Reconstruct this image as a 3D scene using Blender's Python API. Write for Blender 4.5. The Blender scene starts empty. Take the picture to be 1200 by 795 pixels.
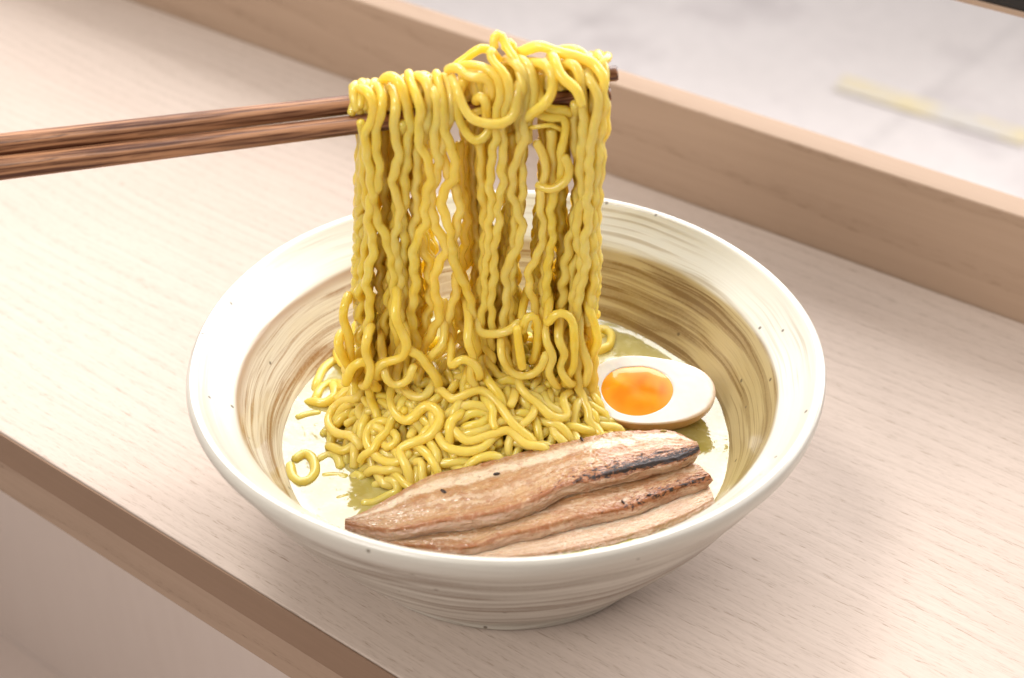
import bpy, bmesh, math, random
import numpy as np
from mathutils import Vector, Matrix, noise, kdtree

# measured control points, in millimetres (x right, y away, z up; the bowl axis is the origin)
D = {'cam': [[0.00188, -0.43039, 0.38376], [[1.0, 0.000507, 0.000357], [0.0, 0.576082, -0.817392], [-0.00062, 0.817392, 0.576082]], 1779.66340497953],
'fr': [{  'p': [[-48.7, 13.5, 166.7], [-47.4, 10.5, 170.0], [-45.1, 6.5, 172.5], [-42.8, 1.5, 173.1], [-41.6, 1.5, 169.3], [-42.2, 1.5, 164.6], [-44.5, 1.5, 160.7], [-45.2, 1.5, 156.7], [-44.7, 1.5, 152.1], [-44.2, 1.5, 145.9], [-43.8, 1.5, 139.6], [-43.8, 1.5, 134.2], [-43.2, 1.5, 128.4], [-41.0, 1.5, 123.1], [-39.3, 1.5, 116.5], [-38.4, 1.5, 110.4], [-38.1, 1.5, 99.8], [-39.4, 1.5, 89.3], [-37.5, 1.5, 78.5], [-35.5, 1.5, 69.3]],
  'tag': 'edge'},
 {  'p': [[-43.3, 13.5, 169.7], [-41.6, 10.5, 172.0], [-39.7, 6.5, 171.6], [-38.9, 1.5, 170.2], [-39.7, 1.5, 165.8], [-41.3, 1.5, 160.4], [-41.8, 1.5, 156.1], [-41.3, 1.5, 150.6], [-41.0, 1.5, 144.4], [-42.7, 1.5, 138.0], [-45.0, 1.5, 131.6], [-45.7, 1.5, 125.1], [-44.3, 1.5, 118.5], [-45.5, 1.5, 111.8], [-47.7, 1.5, 103.3], [-46.8, 1.5, 94.6], [-48.1, 1.5, 85.7], [-49.0, 1.5, 74.8]],
  'tag': None},
 {  'p': [[-39.5, 13.5, 169.7], [-37.3, 10.5, 171.4], [-35.2, 6.5, 169.8], [-34.7, 1.5, 168.4], [-35.4, 1.5, 164.3], [-35.7, 1.5, 158.8], [-34.8, 1.5, 154.6], [-34.4, 1.5, 150.3], [-36.9, 1.5, 144.0], [-36.9, 1.5, 139.0], [-35.2, 1.5, 133.2], [-35.8, 1.5, 126.1], [-37.7, 1.5, 119.5], [-36.7, 1.5, 111.8], [-35.9, 1.5, 103.3], [-37.3, 1.5, 96.3], [-36.6, 1.5, 85.7], [-37.8, 1.5, 73.0]],
  'tag': None},
 {  'p': [[-39.5, 13.5, 170.6], [-38.0, 10.5, 174.4], [-35.5, 6.5, 176.6], [-33.1, 3.0, 175.9], [-32.0, 3.0, 171.8], [-31.1, 3.0, 166.5], [-30.2, 3.0, 161.1], [-32.1, 3.0, 155.0], [-32.1, 3.0, 148.8], [-33.5, 3.0, 142.6], [-32.9, 3.0, 135.6], [-34.9, 3.0, 127.5], [-34.1, 3.0, 119.3], [-35.4, 3.0, 109.2], [-35.1, 3.0, 97.1], [-38.5, 3.0, 84.7], [-40.1, 3.0, 70.1]],
  'tag': None},
 {  'p': [[-31.1, 13.5, 173.9], [-30.9, 10.5, 176.2], [-29.9, 6.5, 174.2], [-27.6, 1.5, 171.1], [-27.0, 1.5, 165.8], [-27.7, 1.5, 161.0], [-28.2, 1.5, 157.0], [-26.9, 1.5, 152.7], [-24.9, 1.5, 148.4], [-24.5, 1.5, 143.4], [-25.5, 1.5, 138.4], [-27.1, 1.5, 131.6], [-26.5, 1.5, 126.1], [-30.1, 1.5, 119.5], [-31.5, 1.5, 111.8], [-31.0, 1.5, 101.5], [-33.0, 1.5, 89.3], [-31.1, 1.5, 74.8]],
  'tag': None},
 {  'p': [[-30.1, 13.5, 171.5], [-28.0, 10.5, 174.7], [-25.3, 6.5, 175.7], [-23.7, 4.0, 172.5], [-24.4, 4.0, 168.4], [-25.4, 4.0, 163.0], [-26.4, 4.0, 156.9], [-29.0, 4.0, 151.4], [-28.7, 4.0, 144.5], [-30.1, 4.0, 136.6], [-29.3, 4.0, 128.5], [-31.5, 4.0, 122.0], [-30.8, 4.0, 111.9], [-33.3, 4.0, 98.2], [-34.5, 4.0, 84.0], [-37.5, 4.0, 69.3]],
  'tag': None},
 {  'p': [[-29.4, 13.5, 170.0], [-27.5, 10.5, 172.6], [-24.6, 6.5, 172.8], [-22.3, 2.0, 172.0], [-21.1, 2.0, 167.9], [-22.3, 2.0, 162.5], [-23.3, 2.0, 156.4], [-21.8, 2.0, 150.3], [-22.6, 2.0, 144.1], [-24.7, 2.0, 137.7], [-24.4, 2.0, 129.7], [-23.2, 2.0, 123.2], [-19.9, 2.0, 116.5], [-23.3, 2.0, 109.1], [-24.9, 2.0, 102.2], [-24.0, 2.0, 95.3], [-23.3, 2.0, 88.2], [-26.5, 2.0, 81.0], [-29.7, 2.0, 74.5], [-32.0, 2.0, 68.9]],
  'tag': None},
 {  'p': [[-22.4, 13.5, 173.9], [-22.2, 10.5, 176.2], [-21.1, 6.5, 173.6], [-19.9, 1.5, 170.2], [-19.5, 1.5, 165.7], [-19.9, 1.5, 162.2], [-18.9, 1.5, 157.6], [-17.4, 1.5, 153.3], [-16.4, 1.5, 147.8], [-17.3, 1.5, 142.8], [-20.5, 1.5, 138.3], [-21.5, 1.5, 133.6], [-19.9, 1.5, 127.7], [-18.9, 1.5, 123.1], [-18.2, 1.5, 116.5], [-17.5, 1.5, 110.4], [-15.9, 1.5, 106.0], [-13.7, 1.5, 100.5], [-12.3, 1.5, 94.2], [-11.3, 1.5, 85.7], [-10.2, 1.5, 76.6], [-11.5, 1.5, 67.4]],
  'tag': None},
 {  'p': [[-20.6, 13.5, 172.7], [-19.0, 10.5, 175.0], [-17.6, 6.5, 172.8], [-17.0, 3.0, 170.0], [-17.7, 3.0, 165.9], [-18.6, 3.0, 161.4], [-20.3, 3.0, 156.8], [-20.8, 3.0, 151.3], [-19.3, 3.0, 145.1], [-17.7, 3.0, 140.0], [-15.6, 3.0, 134.9], [-15.7, 3.0, 128.5], [-17.3, 3.0, 121.9], [-18.0, 3.0, 115.2], [-17.0, 3.0, 108.5], [-17.2, 3.0, 100.6], [-17.9, 3.0, 94.6], [-20.1, 3.0, 89.0], [-20.5, 3.0, 82.9], [-20.1, 3.0, 78.1], [-23.5, 3.0, 73.0], [-27.5, 3.0, 69.3]],
  'tag': None},
 {  'p': [[-17.0, 6.0, 176.2], [-15.3, 1.0, 174.8], [-13.7, -1.0, 170.5], [-11.0, -3.0, 166.8], [-6.3, -3.5, 165.3], [-1.2, -3.0, 165.0], [2.0, -1.0, 166.4], [3.1, 0.0, 170.6], [3.6, 1.0, 174.2], [5.0, 4.0, 176.6], [6.9, 10.0, 177.8], [8.3, 14.0, 177.7]],
  'tag': 'uloop'},
 {  'p': [[-9.5, 3.0, 170.0], [-8.4, 1.0, 172.8], [-6.8, 0.0, 172.4], [-6.3, 0.0, 169.2], [-6.3, 1.0, 165.1]],
  'tag': 'hook'},
 {  'p': [[-10.9, 2.0, 165.8], [-9.5, 1.0, 167.2], [-8.2, 2.0, 167.0]],
  'tag': 'hookend'},
 {  'p': [[-3.8, 10.0, 185.1], [-4.2, 11.0, 187.8], [-3.0, 12.0, 189.6], [-1.2, 12.0, 187.9], [-0.1, 10.0, 184.8], [1.8, 8.0, 182.8], [3.6, 6.0, 180.3], [4.7, 3.0, 177.6], [4.7, 2.0, 172.9], [4.2, 2.0, 167.0], [3.6, 3.0, 160.5], [4.7, 3.0, 154.4], [4.5, 3.0, 148.2], [5.3, 3.0, 140.3], [4.5, 3.0, 132.3], [2.6, 3.0, 125.8], [2.3, 3.0, 115.9], [1.7, 3.0, 105.7], [0.8, 3.0, 95.3], [1.7, 3.0, 84.6], [3.2, 3.0, 73.7]],
  'tag': 'toploop'},
 {  'p': [[-0.4, 16.0, 182.1], [1.0, 15.0, 184.9], [2.3, 14.0, 183.6], [2.6, 13.0, 180.5], [3.4, 10.0, 177.8]],
  'tag': 'peak'},
 {  'p': [[-17.2, 12.0, 176.3], [-15.0, 12.0, 178.7], [-12.2, 12.0, 180.7], [-9.5, 12.0, 183.0], [-6.5, 12.0, 184.2], [-4.4, 12.0, 182.4], [-2.6, 14.0, 178.9]],
  'tag': 'hump'},
 {  'p': [[-4.1, 7.0, 184.4], [-4.8, 6.0, 186.3], [-5.1, 5.0, 183.6], [-2.7, 2.0, 182.2], [-0.1, 1.0, 179.7], [1.0, 0.0, 175.6], [0.2, -0.0, 170.3], [-0.9, 0.0, 165.6], [-1.8, 1.0, 160.0], [-0.7, 1.0, 153.9], [-1.8, 1.0, 147.7], [-1.0, 1.0, 141.5], [-3.0, 1.0, 133.5], [-2.5, 1.0, 125.4], [-4.8, 1.0, 117.1], [-4.3, 1.0, 107.0], [-5.9, 1.0, 96.6], [-5.1, 1.0, 86.0], [-5.8, 1.0, 75.2]],
  'tag': 'fold'},
 {  'p': [[-15.4, 8.0, 178.8], [-12.9, 6.0, 180.9], [-9.7, 5.0, 181.3], [-6.2, 3.0, 181.1], [-2.7, 1.0, 179.2], [-1.7, 0.0, 174.7], [-2.8, 0.0, 168.9], [-3.4, 0.0, 164.7], [-2.8, 0.0, 159.9], [-4.5, 1.0, 153.3], [-4.9, 1.0, 147.1], [-5.7, 1.0, 140.8], [-4.7, 1.0, 133.5], [-6.2, 1.0, 125.4], [-5.7, 1.0, 117.1], [-7.5, 1.0, 107.0], [-7.0, 1.0, 96.6], [-9.5, 1.0, 86.0], [-7.2, 1.0, 75.2]],
  'tag': None},
 {  'p': [[-18.4, 10.0, 177.3], [-16.4, 7.0, 179.5], [-14.2, 5.0, 179.6], [-12.1, 3.0, 178.2], [-9.9, 2.0, 178.1], [-7.2, 2.0, 179.0], [-4.9, 2.0, 177.5], [-4.4, 2.0, 173.5], [-5.5, 4.0, 167.5]],
  'tag': 'cross'},
 {  'p': [[-13.0, 6.0, 176.2], [-14.0, 3.0, 175.3], [-15.7, 3.0, 170.0], [-15.0, 2.0, 164.0], [-12.9, 2.0, 159.5], [-10.5, 0.0, 157.2], [-7.5, 0.0, 158.1], [-5.3, 1.0, 160.9], [-4.5, 2.0, 164.0]],
  'tag': 'vloop'},
 {  'p': [[-0.1, 12.0, 179.8], [1.8, 8.0, 181.4], [3.9, 5.0, 180.2], [5.8, 4.0, 176.3], [6.3, 3.0, 171.8], [5.0, 2.0, 167.0], [5.8, 2.0, 161.0], [5.6, 2.0, 154.9], [3.4, 2.0, 150.3], [2.0, 2.0, 144.1], [1.7, 2.0, 136.1], [4.0, 2.0, 129.7], [5.1, 2.0, 123.1], [2.9, 2.0, 114.8], [-0.6, 2.0, 107.0], [0.3, 2.0, 97.7], [-1.3, 2.0, 85.3], [-0.1, 2.0, 72.6]],
  'tag': None},
 {  'p': [[2.6, 14.0, 179.5], [4.7, 10.0, 181.0], [7.1, 6.0, 180.0], [8.4, 4.0, 176.3], [9.0, 3.0, 171.5], [7.9, 3.0, 167.1], [6.6, 4.0, 161.5], [6.9, 4.0, 155.4]],
  'tag': None},
 {  'p': [[7.2, 12.0, 178.1], [9.5, 8.0, 180.5], [12.4, 4.0, 181.5], [14.4, 1.0, 179.2], [14.2, 0.0, 174.4], [11.9, -1.0, 170.8], [7.7, 1.0, 166.6], [5.8, 3.0, 164.1]],
  'tag': 'dloop'},
 {  'p': [[1.8, 16.0, 179.2], [4.5, 14.0, 181.5], [7.4, 13.0, 183.1], [10.6, 12.0, 184.7], [13.8, 11.0, 183.8], [18.0, 9.0, 183.2], [23.4, 8.0, 182.2], [27.6, 6.0, 181.1], [29.9, 4.0, 178.6], [30.3, 3.0, 174.7], [30.7, 3.0, 170.0], [30.4, 3.0, 165.0], [30.0, 3.0, 159.8], [29.1, 3.0, 154.4], [29.8, 3.0, 148.8], [28.6, 3.0, 143.2], [28.6, 3.0, 135.5], [28.5, 3.0, 129.1], [28.1, 3.0, 120.9], [29.3, 3.0, 110.8], [29.6, 3.0, 102.3], [28.4, 3.0, 93.2], [27.7, 3.0, 85.3]],
  'tag': 'bridge'},
 {  'p': [[15.3, 15.0, 180.8], [17.9, 14.0, 182.4], [20.6, 13.0, 183.1], [23.7, 10.0, 183.0], [27.1, 12.0, 179.2], [29.6, 12.0, 176.3], [30.0, 12.0, 171.0], [30.4, 10.0, 164.5], [30.8, 8.0, 159.4], [29.9, 8.0, 153.3], [30.8, 6.0, 146.5], [29.7, 6.0, 138.6], [30.2, 6.0, 130.6], [29.4, 6.0, 120.7], [30.6, 6.0, 110.6], [30.6, 6.0, 100.3], [29.7, 6.0, 91.5], [29.1, 6.0, 82.6]],
  'tag': None},
 {  'p': [[13.8, 10.0, 181.9], [14.8, 6.0, 183.2], [15.8, 2.0, 181.0], [17.6, 0.0, 178.8], [20.0, -1.0, 177.5], [22.1, -2.0, 175.7], [23.3, -2.0, 171.6]],
  'tag': 'flap'},
 {  'p': [[14.3, 6.0, 181.1], [16.6, 3.0, 179.4], [18.8, 2.0, 176.7], [21.4, 1.0, 175.7], [22.8, 1.0, 172.8]],
  'tag': 'flaptwin'},
 {  'p': [[17.1, 10.0, 177.2], [18.6, 7.0, 180.7], [20.9, 5.0, 181.6], [22.7, 3.0, 179.4], [23.3, 2.0, 175.2], [24.0, 2.0, 169.9], [24.4, 2.0, 164.0], [24.6, 2.0, 157.9], [23.9, 2.0, 151.8], [23.8, 2.0, 144.0], [24.9, 2.0, 136.1], [23.4, 2.0, 128.1], [23.3, 2.0, 119.8], [24.9, 2.0, 113.1], [24.8, 2.0, 104.6], [22.7, 2.0, 97.7], [22.9, 2.0, 87.1], [22.9, 2.0, 76.3]],
  'tag': None},
 {  'p': [[24.0, 8.0, 177.6], [25.2, 4.0, 177.7], [27.0, 2.0, 175.8], [28.7, 1.0, 172.8], [28.6, 1.0, 167.5], [27.7, 1.0, 161.5], [26.8, 1.0, 155.4], [26.4, 1.0, 149.3], [26.9, 1.0, 141.5], [26.0, 1.0, 135.1], [27.0, 1.0, 127.0], [25.6, 1.0, 118.8], [26.7, 1.0, 110.4], [25.2, 1.0, 101.8], [24.0, 1.0, 91.3], [24.8, 1.0, 80.6]],
  'tag': None},
 {  'p': [[22.0, 12.0, 176.9], [24.5, 8.0, 179.3], [26.3, 6.0, 177.4], [27.8, 5.0, 172.9], [26.6, 5.0, 166.9], [26.2, 5.0, 160.9], [27.5, 5.0, 154.8], [28.0, 5.0, 147.1], [27.1, 5.0, 140.8], [27.9, 5.0, 132.8], [27.3, 5.0, 123.0], [25.8, 5.0, 114.6], [22.0, 5.0, 106.1], [22.8, 5.0, 97.5], [22.5, 5.0, 85.1]],
  'tag': None},
 {  'p': [[10.6, 8.0, 175.8], [9.8, 5.0, 174.3], [10.6, 4.0, 170.4], [12.5, 3.0, 167.4], [15.2, 3.0, 167.1], [18.2, 3.0, 167.4], [20.1, 4.0, 165.1]],
  'tag': 'curl'},
 {  'p': [[9.0, 4.0, 166.6], [11.7, 2.0, 165.2], [14.7, 2.0, 164.3], [17.7, 3.0, 164.7], [19.1, 3.0, 161.1], [18.1, 3.0, 155.9], [17.4, 3.0, 149.7], [18.1, 3.0, 143.5], [15.7, 3.0, 137.2], [14.4, 3.0, 129.1], [15.4, 3.0, 120.9], [14.1, 3.0, 112.5], [13.6, 3.0, 104.0], [13.4, 3.0, 95.3], [12.6, 3.0, 84.6], [13.7, 3.0, 73.7]],
  'tag': None},
 {  'p': [[7.2, 3.0, 160.5], [10.4, 2.0, 161.3], [13.9, 2.0, 162.2], [17.3, 4.0, 159.3]],
  'tag': 'thread'},
 {  'p': [[18.7, 2.0, 150.3], [20.5, 1.5, 145.9], [19.4, 1.0, 142.4], [16.7, 0.5, 140.2], [13.4, 1.0, 138.9], [10.6, 3.0, 139.4]],
  'tag': 'link'},
 {  'p': [[9.7, 4.0, 154.5], [11.6, 3.0, 151.3], [12.8, 3.0, 145.1], [11.2, 3.0, 138.8], [11.0, 3.0, 130.7], [12.2, 3.0, 124.2], [11.4, 3.0, 115.9], [9.5, 3.0, 110.8], [7.2, 3.0, 105.7], [8.1, 3.0, 97.1], [10.2, 3.0, 90.0], [11.5, 3.0, 79.2]],
  'tag': None},
 {  'p': [[-1.8, -6.0, 76.9], [0.5, -6.0, 71.8], [4.1, -6.0, 68.9], [8.8, -6.0, 69.6], [12.3, -6.0, 73.3], [13.4, -6.0, 78.4]],
  'tag': None,
  'low': 1},
 {  'p': [[13.6, -4.0, 89.5], [16.5, -4.0, 94.0], [20.0, -4.0, 93.7], [22.4, -4.0, 90.2], [23.1, -4.0, 81.3], [23.1, -4.0, 71.1], [20.5, -4.0, 64.4]],
  'tag': None,
  'low': 1},
 {  'p': [[5.2, -3.0, 85.2], [6.4, -3.0, 91.6], [8.7, -3.0, 93.0], [10.4, -3.0, 89.5], [10.5, -3.0, 81.6], [9.4, -3.0, 74.4]],
  'tag': None,
  'low': 1},
 {  'p': [[-10.0, -2.0, 85.3], [-6.5, -2.0, 83.8], [-0.1, -2.0, 84.9], [4.0, -2.0, 88.8]],
  'tag': None,
  'low': 1},
 {  'p': [[3.4, -7.0, 89.8], [4.0, -7.0, 82.7], [5.2, -7.0, 73.6]],
  'tag': 'stub',
  'low': 1},
 {  'p': [[24.6, -1.0, 85.6], [25.7, -1.0, 78.4], [27.0, -1.0, 73.3], [28.6, -1.0, 69.2], [27.6, -1.0, 62.5]],
  'tag': None,
  'low': 1},
 {  'p': [[28.7, 2.0, 92.4], [30.4, 2.0, 84.2], [31.7, 2.0, 78.1], [30.1, 2.0, 73.7], [28.1, 2.0, 69.3]],
  'tag': None,
  'low': 1},
 {  'p': [[-37.8, -6.0, 94.4], [-36.1, -6.0, 88.1], [-34.3, -6.0, 82.7], [-35.3, -6.0, 78.0], [-39.6, -6.0, 75.5], [-43.8, -6.0, 73.7], [-47.0, -6.0, 69.3]],
  'tag': None,
  'low': 1},
 {  'p': [[-34.4, -6.0, 79.8], [-30.3, -6.0, 78.0], [-28.1, -6.0, 74.0], [-25.3, -6.0, 69.2], [-24.6, -6.0, 62.5]],
  'tag': None,
  'low': 1},
 {  'p': [[-56.5, -5.0, 64.8], [-54.0, -5.0, 71.8], [-49.7, -5.0, 74.4], [-47.0, -5.0, 70.7], [-46.1, -5.0, 64.0]],
  'tag': None,
  'low': 1},
 {  'p': [[-58.8, 0.0, 78.8], [-57.4, -0.0, 72.6], [-55.3, 0.0, 67.8]],
  'tag': None,
  'low': 1},
 {  'p': [[-55.7, 2.0, 93.2], [-56.6, 2.0, 87.5], [-55.2, 2.0, 81.4], [-55.1, 2.0, 74.1], [-54.9, 2.0, 67.1]],
  'tag': None,
  'low': 1},
 {  'p': [[-19.2, 10.0, 72.5], [-18.8, 10.0, 78.7], [-16.0, 10.0, 80.6], [-14.0, 10.0, 76.2], [-14.8, 10.0, 68.0]],
  'tag': None,
  'low': 1},
 {  'p': [[-22.2, -3.0, 80.6], [-25.8, -3.0, 76.2], [-28.0, -3.0, 72.2], [-26.4, -3.0, 67.8], [-23.5, -3.0, 63.3]],
  'tag': None,
  'low': 1},
 {  'p': [[-47.7, -7.0, 86.3], [-48.7, -7.0, 79.1], [-46.4, -7.0, 72.9], [-48.8, -7.0, 66.3]],
  'tag': None,
  'low': 1},
 {  'p': [[-13.5, -7.0, 84.5], [-11.5, -7.0, 77.3], [-12.5, -7.0, 70.0], [-10.2, -7.0, 63.3]],
  'tag': None,
  'low': 1},
 {  'p': [[13.4, -6.0, 83.8], [15.8, -6.0, 77.3], [14.1, -6.0, 71.1], [16.6, -6.0, 65.5]],
  'tag': None,
  'low': 1},
 {  'p': [[-42.6, -8.0, 70.7], [-39.3, -8.0, 66.3], [-34.4, -8.0, 68.5], [-32.4, -8.0, 74.4]],
  'tag': None,
  'low': 1},
 {  'p': [[-19.5, -8.0, 74.4], [-15.9, -8.0, 78.0], [-11.2, -8.0, 75.8], [-9.5, -8.0, 70.0]],
  'tag': None,
  'low': 1},
 {  'p': [[17.8, -5.0, 83.0], [20.0, -5.0, 77.6], [18.3, -5.0, 72.2], [20.8, -5.0, 66.2]],
  'tag': None,
  'low': 1}],
'lanes': [[[-47.4, 8.0, 157.9], [-48.9, 8.0, 142.4], [-49.8, 8.0, 126.2], [-50.8, 8.0, 109.4], [-52.7, 8.0, 92.0], [-52.6, 8.0, 73.9], [-50.8, 8.0, 62.7]],
 [[-44.9, 8.0, 157.9], [-46.3, 8.0, 142.4], [-45.0, 8.0, 126.2], [-48.2, 8.0, 109.4], [-50.4, 8.0, 92.0], [-51.4, 8.0, 73.9], [-54.8, 8.0, 62.7]],
 [[-42.7, 8.0, 157.9], [-42.7, 8.0, 142.3], [-47.2, 8.0, 126.2], [-45.9, 8.0, 109.4], [-48.6, 8.0, 92.0], [-47.5, 8.0, 73.9], [-47.2, 8.0, 62.7]],
 [[-38.9, 8.0, 157.9], [-39.6, 8.0, 142.3], [-39.6, 8.0, 126.2], [-42.4, 8.0, 109.4], [-43.6, 8.0, 92.0], [-44.2, 8.0, 73.9], [-44.1, 8.0, 62.7]],
 [[-33.9, 8.0, 157.9], [-34.6, 8.0, 142.3], [-37.6, 8.0, 126.2], [-38.9, 8.0, 109.4], [-41.2, 8.0, 92.0], [-43.0, 8.0, 73.9], [-42.6, 8.0, 62.7]],
 [[-30.6, 8.0, 157.9], [-31.0, 8.0, 142.3], [-36.4, 8.0, 126.2], [-33.7, 8.0, 109.4], [-35.3, 8.0, 92.0], [-39.0, 8.0, 73.9], [-41.1, 8.0, 62.7]],
 [[-27.9, 8.0, 157.9], [-28.7, 8.0, 142.3], [-29.0, 8.0, 126.2], [-31.9, 8.0, 109.4], [-32.0, 8.0, 92.0], [-34.5, 8.0, 73.9], [-35.6, 8.0, 62.7]],
 [[-25.7, 8.0, 157.9], [-27.1, 8.0, 142.3], [-30.2, 8.0, 126.2], [-26.4, 8.0, 109.4], [-27.0, 8.0, 92.0], [-31.5, 8.0, 73.9], [-35.6, 8.0, 62.7]],
 [[-13.4, 8.0, 157.9], [-13.6, 8.0, 142.3], [-12.2, 8.0, 126.2], [-13.7, 8.0, 109.4], [-16.6, 8.0, 92.0], [-14.0, 8.0, 73.9], [-13.6, 8.0, 62.7]],
 [[-11.4, 8.0, 157.9], [-10.6, 8.0, 142.3], [-11.7, 8.0, 126.2], [-10.8, 8.0, 109.4], [-10.1, 8.0, 92.0], [-12.8, 8.0, 73.9], [-11.7, 8.0, 62.7]],
 [[-8.7, 8.0, 157.9], [-8.9, 8.0, 142.3], [-8.0, 8.0, 126.2], [-8.2, 8.0, 109.4], [-8.4, 8.0, 92.0], [-8.9, 8.0, 73.9], [-8.1, 8.0, 62.7]],
 [[-5.1, 8.0, 157.9], [-7.8, 8.0, 142.3], [-9.7, 8.0, 126.2], [-7.0, 8.0, 109.4], [-6.6, 8.0, 92.0], [-5.8, 8.0, 73.9], [-4.4, 8.0, 62.7]],
 [[-0.5, 8.0, 157.9], [0.3, 8.0, 142.3], [1.2, 8.0, 126.2], [-1.2, 8.0, 109.4], [-0.7, 8.0, 92.0], [-1.9, 8.0, 73.9], [-0.8, 8.0, 62.6]],
 [[2.3, 8.0, 157.9], [2.9, 8.0, 142.3], [2.9, 8.0, 126.2], [1.7, 8.0, 109.4], [2.0, 8.0, 92.0], [2.9, 8.0, 73.9], [4.1, 8.0, 62.6]],
 [[5.0, 8.0, 157.9], [3.7, 8.0, 142.3], [3.4, 8.0, 126.2], [-0.0, 8.0, 109.4], [-2.4, 8.0, 92.0], [-1.3, 8.0, 73.9], [-1.4, 8.0, 62.6]],
 [[12.7, 8.0, 157.9], [13.2, 8.0, 142.3], [12.0, 8.0, 126.2], [11.0, 8.0, 109.4], [10.6, 8.0, 92.0], [10.7, 8.0, 73.9], [12.4, 8.0, 62.6]],
 [[14.9, 8.0, 157.9], [15.7, 8.0, 142.3], [14.0, 8.0, 126.2], [13.3, 8.0, 109.4], [12.9, 8.0, 92.0], [13.8, 8.0, 73.9], [15.4, 8.0, 62.6]],
 [[16.8, 8.0, 157.9], [17.4, 8.0, 142.3], [16.0, 8.0, 126.2], [14.5, 8.0, 109.4], [15.3, 8.0, 92.0], [15.3, 8.0, 73.9], [17.0, 8.0, 62.6]],
 [[19.3, 8.0, 157.9], [17.9, 8.0, 142.3], [17.7, 8.0, 126.2], [19.1, 8.0, 109.4], [18.6, 8.0, 92.0], [19.2, 8.0, 73.9], [21.2, 8.0, 62.6]],
 [[21.5, 8.0, 157.9], [24.1, 8.0, 142.3], [23.6, 8.0, 126.2], [20.9, 8.0, 109.4], [19.7, 8.0, 92.0], [21.0, 8.0, 73.9], [20.0, 8.0, 62.6]],
 [[25.3, 8.0, 157.9], [25.8, 8.0, 142.3], [25.6, 8.0, 126.2], [24.1, 8.0, 109.4], [26.0, 8.0, 92.0], [23.4, 8.0, 73.8], [23.7, 8.0, 62.6]],
 [[27.5, 8.0, 157.9], [28.0, 8.0, 142.3], [28.2, 8.0, 126.2], [27.8, 8.0, 109.4], [27.7, 8.0, 92.0], [26.4, 8.0, 73.8], [26.7, 8.0, 62.6]],
 [[30.0, 8.0, 157.9], [29.7, 8.0, 142.3], [29.3, 8.0, 126.1], [29.6, 8.0, 109.4], [29.8, 8.0, 92.0], [28.8, 8.0, 73.8], [29.2, 8.0, 62.6]]],
'pile': [{  'tag': '',
  'p': [[-39.5, 14.3, 60.6], [-41.2, 0.3, 59.6], [-39.1, -11.0, 56.8], [-33.9, -15.7, 56.7], [-28.0, -12.5, 60.5], [-22.9, -17.3, 59.3], [-25.8, -21.8, 55.3], [-31.7, -23.0, 52.6], [-36.7, -23.4, 50.3], [-34.5, -28.5, 46.9]]},
 {  'tag': '',
  'p': [[-53.5, -15.1, 43.6], [-53.4, -7.2, 47.5], [-47.7, -5.7, 52.1], [-38.2, -10.3, 55.7], [-32.0, -14.7, 56.0]]},
 {  'tag': '',
  'p': [[-42.7, -12.0, 53.9], [-47.8, -11.6, 51.0], [-49.2, -15.7, 47.9], [-44.8, -22.7, 46.0], [-38.6, -26.2, 46.6], [-33.6, -25.4, 49.5], [-36.2, -22.3, 50.7], [-31.7, -23.1, 52.0], [-25.7, -27.7, 50.1], [-24.7, -29.3, 48.9]]},
 {  'tag': '',
  'p': [[-26.0, -13.2, 59.8], [-24.3, -19.7, 56.2], [-20.8, -25.4, 52.6], [-13.9, -27.2, 52.2], [-8.1, -25.8, 53.5], [-5.2, -22.4, 55.8]]},
 {  'tag': '',
  'p': [[-23.1, -7.5, 64.2], [-18.0, -12.3, 62.9], [-10.2, -8.8, 65.1], [-3.2, -12.5, 63.0], [0.7, -18.5, 58.9], [4.6, -21.2, 56.1], [8.5, -22.9, 53.7]]},
 {  'tag': '',
  'p': [[-34.1, -10.2, 57.5], [-25.9, -17.9, 56.0], [-21.9, -20.3, 55.4], [-16.0, -20.5, 56.2]]},
 {  'tag': '',
  'p': [[-17.9, -21.6, 55.2], [-10.1, -20.5, 56.5], [-2.3, -17.4, 58.1], [4.6, -16.4, 57.3]]},
 {  'tag': '',
  'p': [[2.7, 3.8, 67.0], [4.2, -6.1, 64.4], [10.6, -11.0, 60.6], [15.5, -14.3, 56.9], [20.6, -12.0, 55.7], [18.7, -6.9, 58.7], [21.3, -2.2, 58.9]]},
 {  'tag': '',
  'p': [[4.7, -12.8, 58.3], [9.6, -12.8, 57.0], [10.6, -17.2, 54.2]]},
 {  'tag': '',
  'p': [[-51.1, 13.1, 53.8], [-53.5, 3.5, 52.0], [-61.6, 8.4, 45.7], [-65.0, 4.1, 42.5], [-62.0, -5.1, 43.3], [-54.6, -11.8, 46.7]]},
 {  'tag': '',
  'p': [[-61.3, 30.8, 40.7], [-60.9, 39.0, 40.6], [-56.3, 41.8, 40.7], [-50.1, 14.2, 54.3], [-48.4, -1.7, 54.7], [-45.9, -7.8, 54.4]]},
 {  'tag': '',
  'p': [[-71.9, 28.6, 39.6], [-70.7, 37.6, 39.7], [-67.0, 44.2, 39.6], [-63.9, 46.9, 39.6]]},
 {  'tag': '',
  'p': [[-71.7, 21.0, 38.7], [-70.3, 28.1, 38.6], [-64.0, 29.8, 38.7], [-57.9, 14.3, 46.4]]},
 {  'tag': '',
  'p': [[-32.7, -25.6, 47.1], [-30.7, -27.5, 46.1], [-31.1, -30.4, 43.5]]},
 {  'tag': '',
  'p': [[-27.7, -28.9, 46.0], [-23.8, -28.0, 47.8], [-17.9, -28.4, 48.7], [-12.0, -29.0, 48.6]]},
 {  'tag': 'ring',
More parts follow.
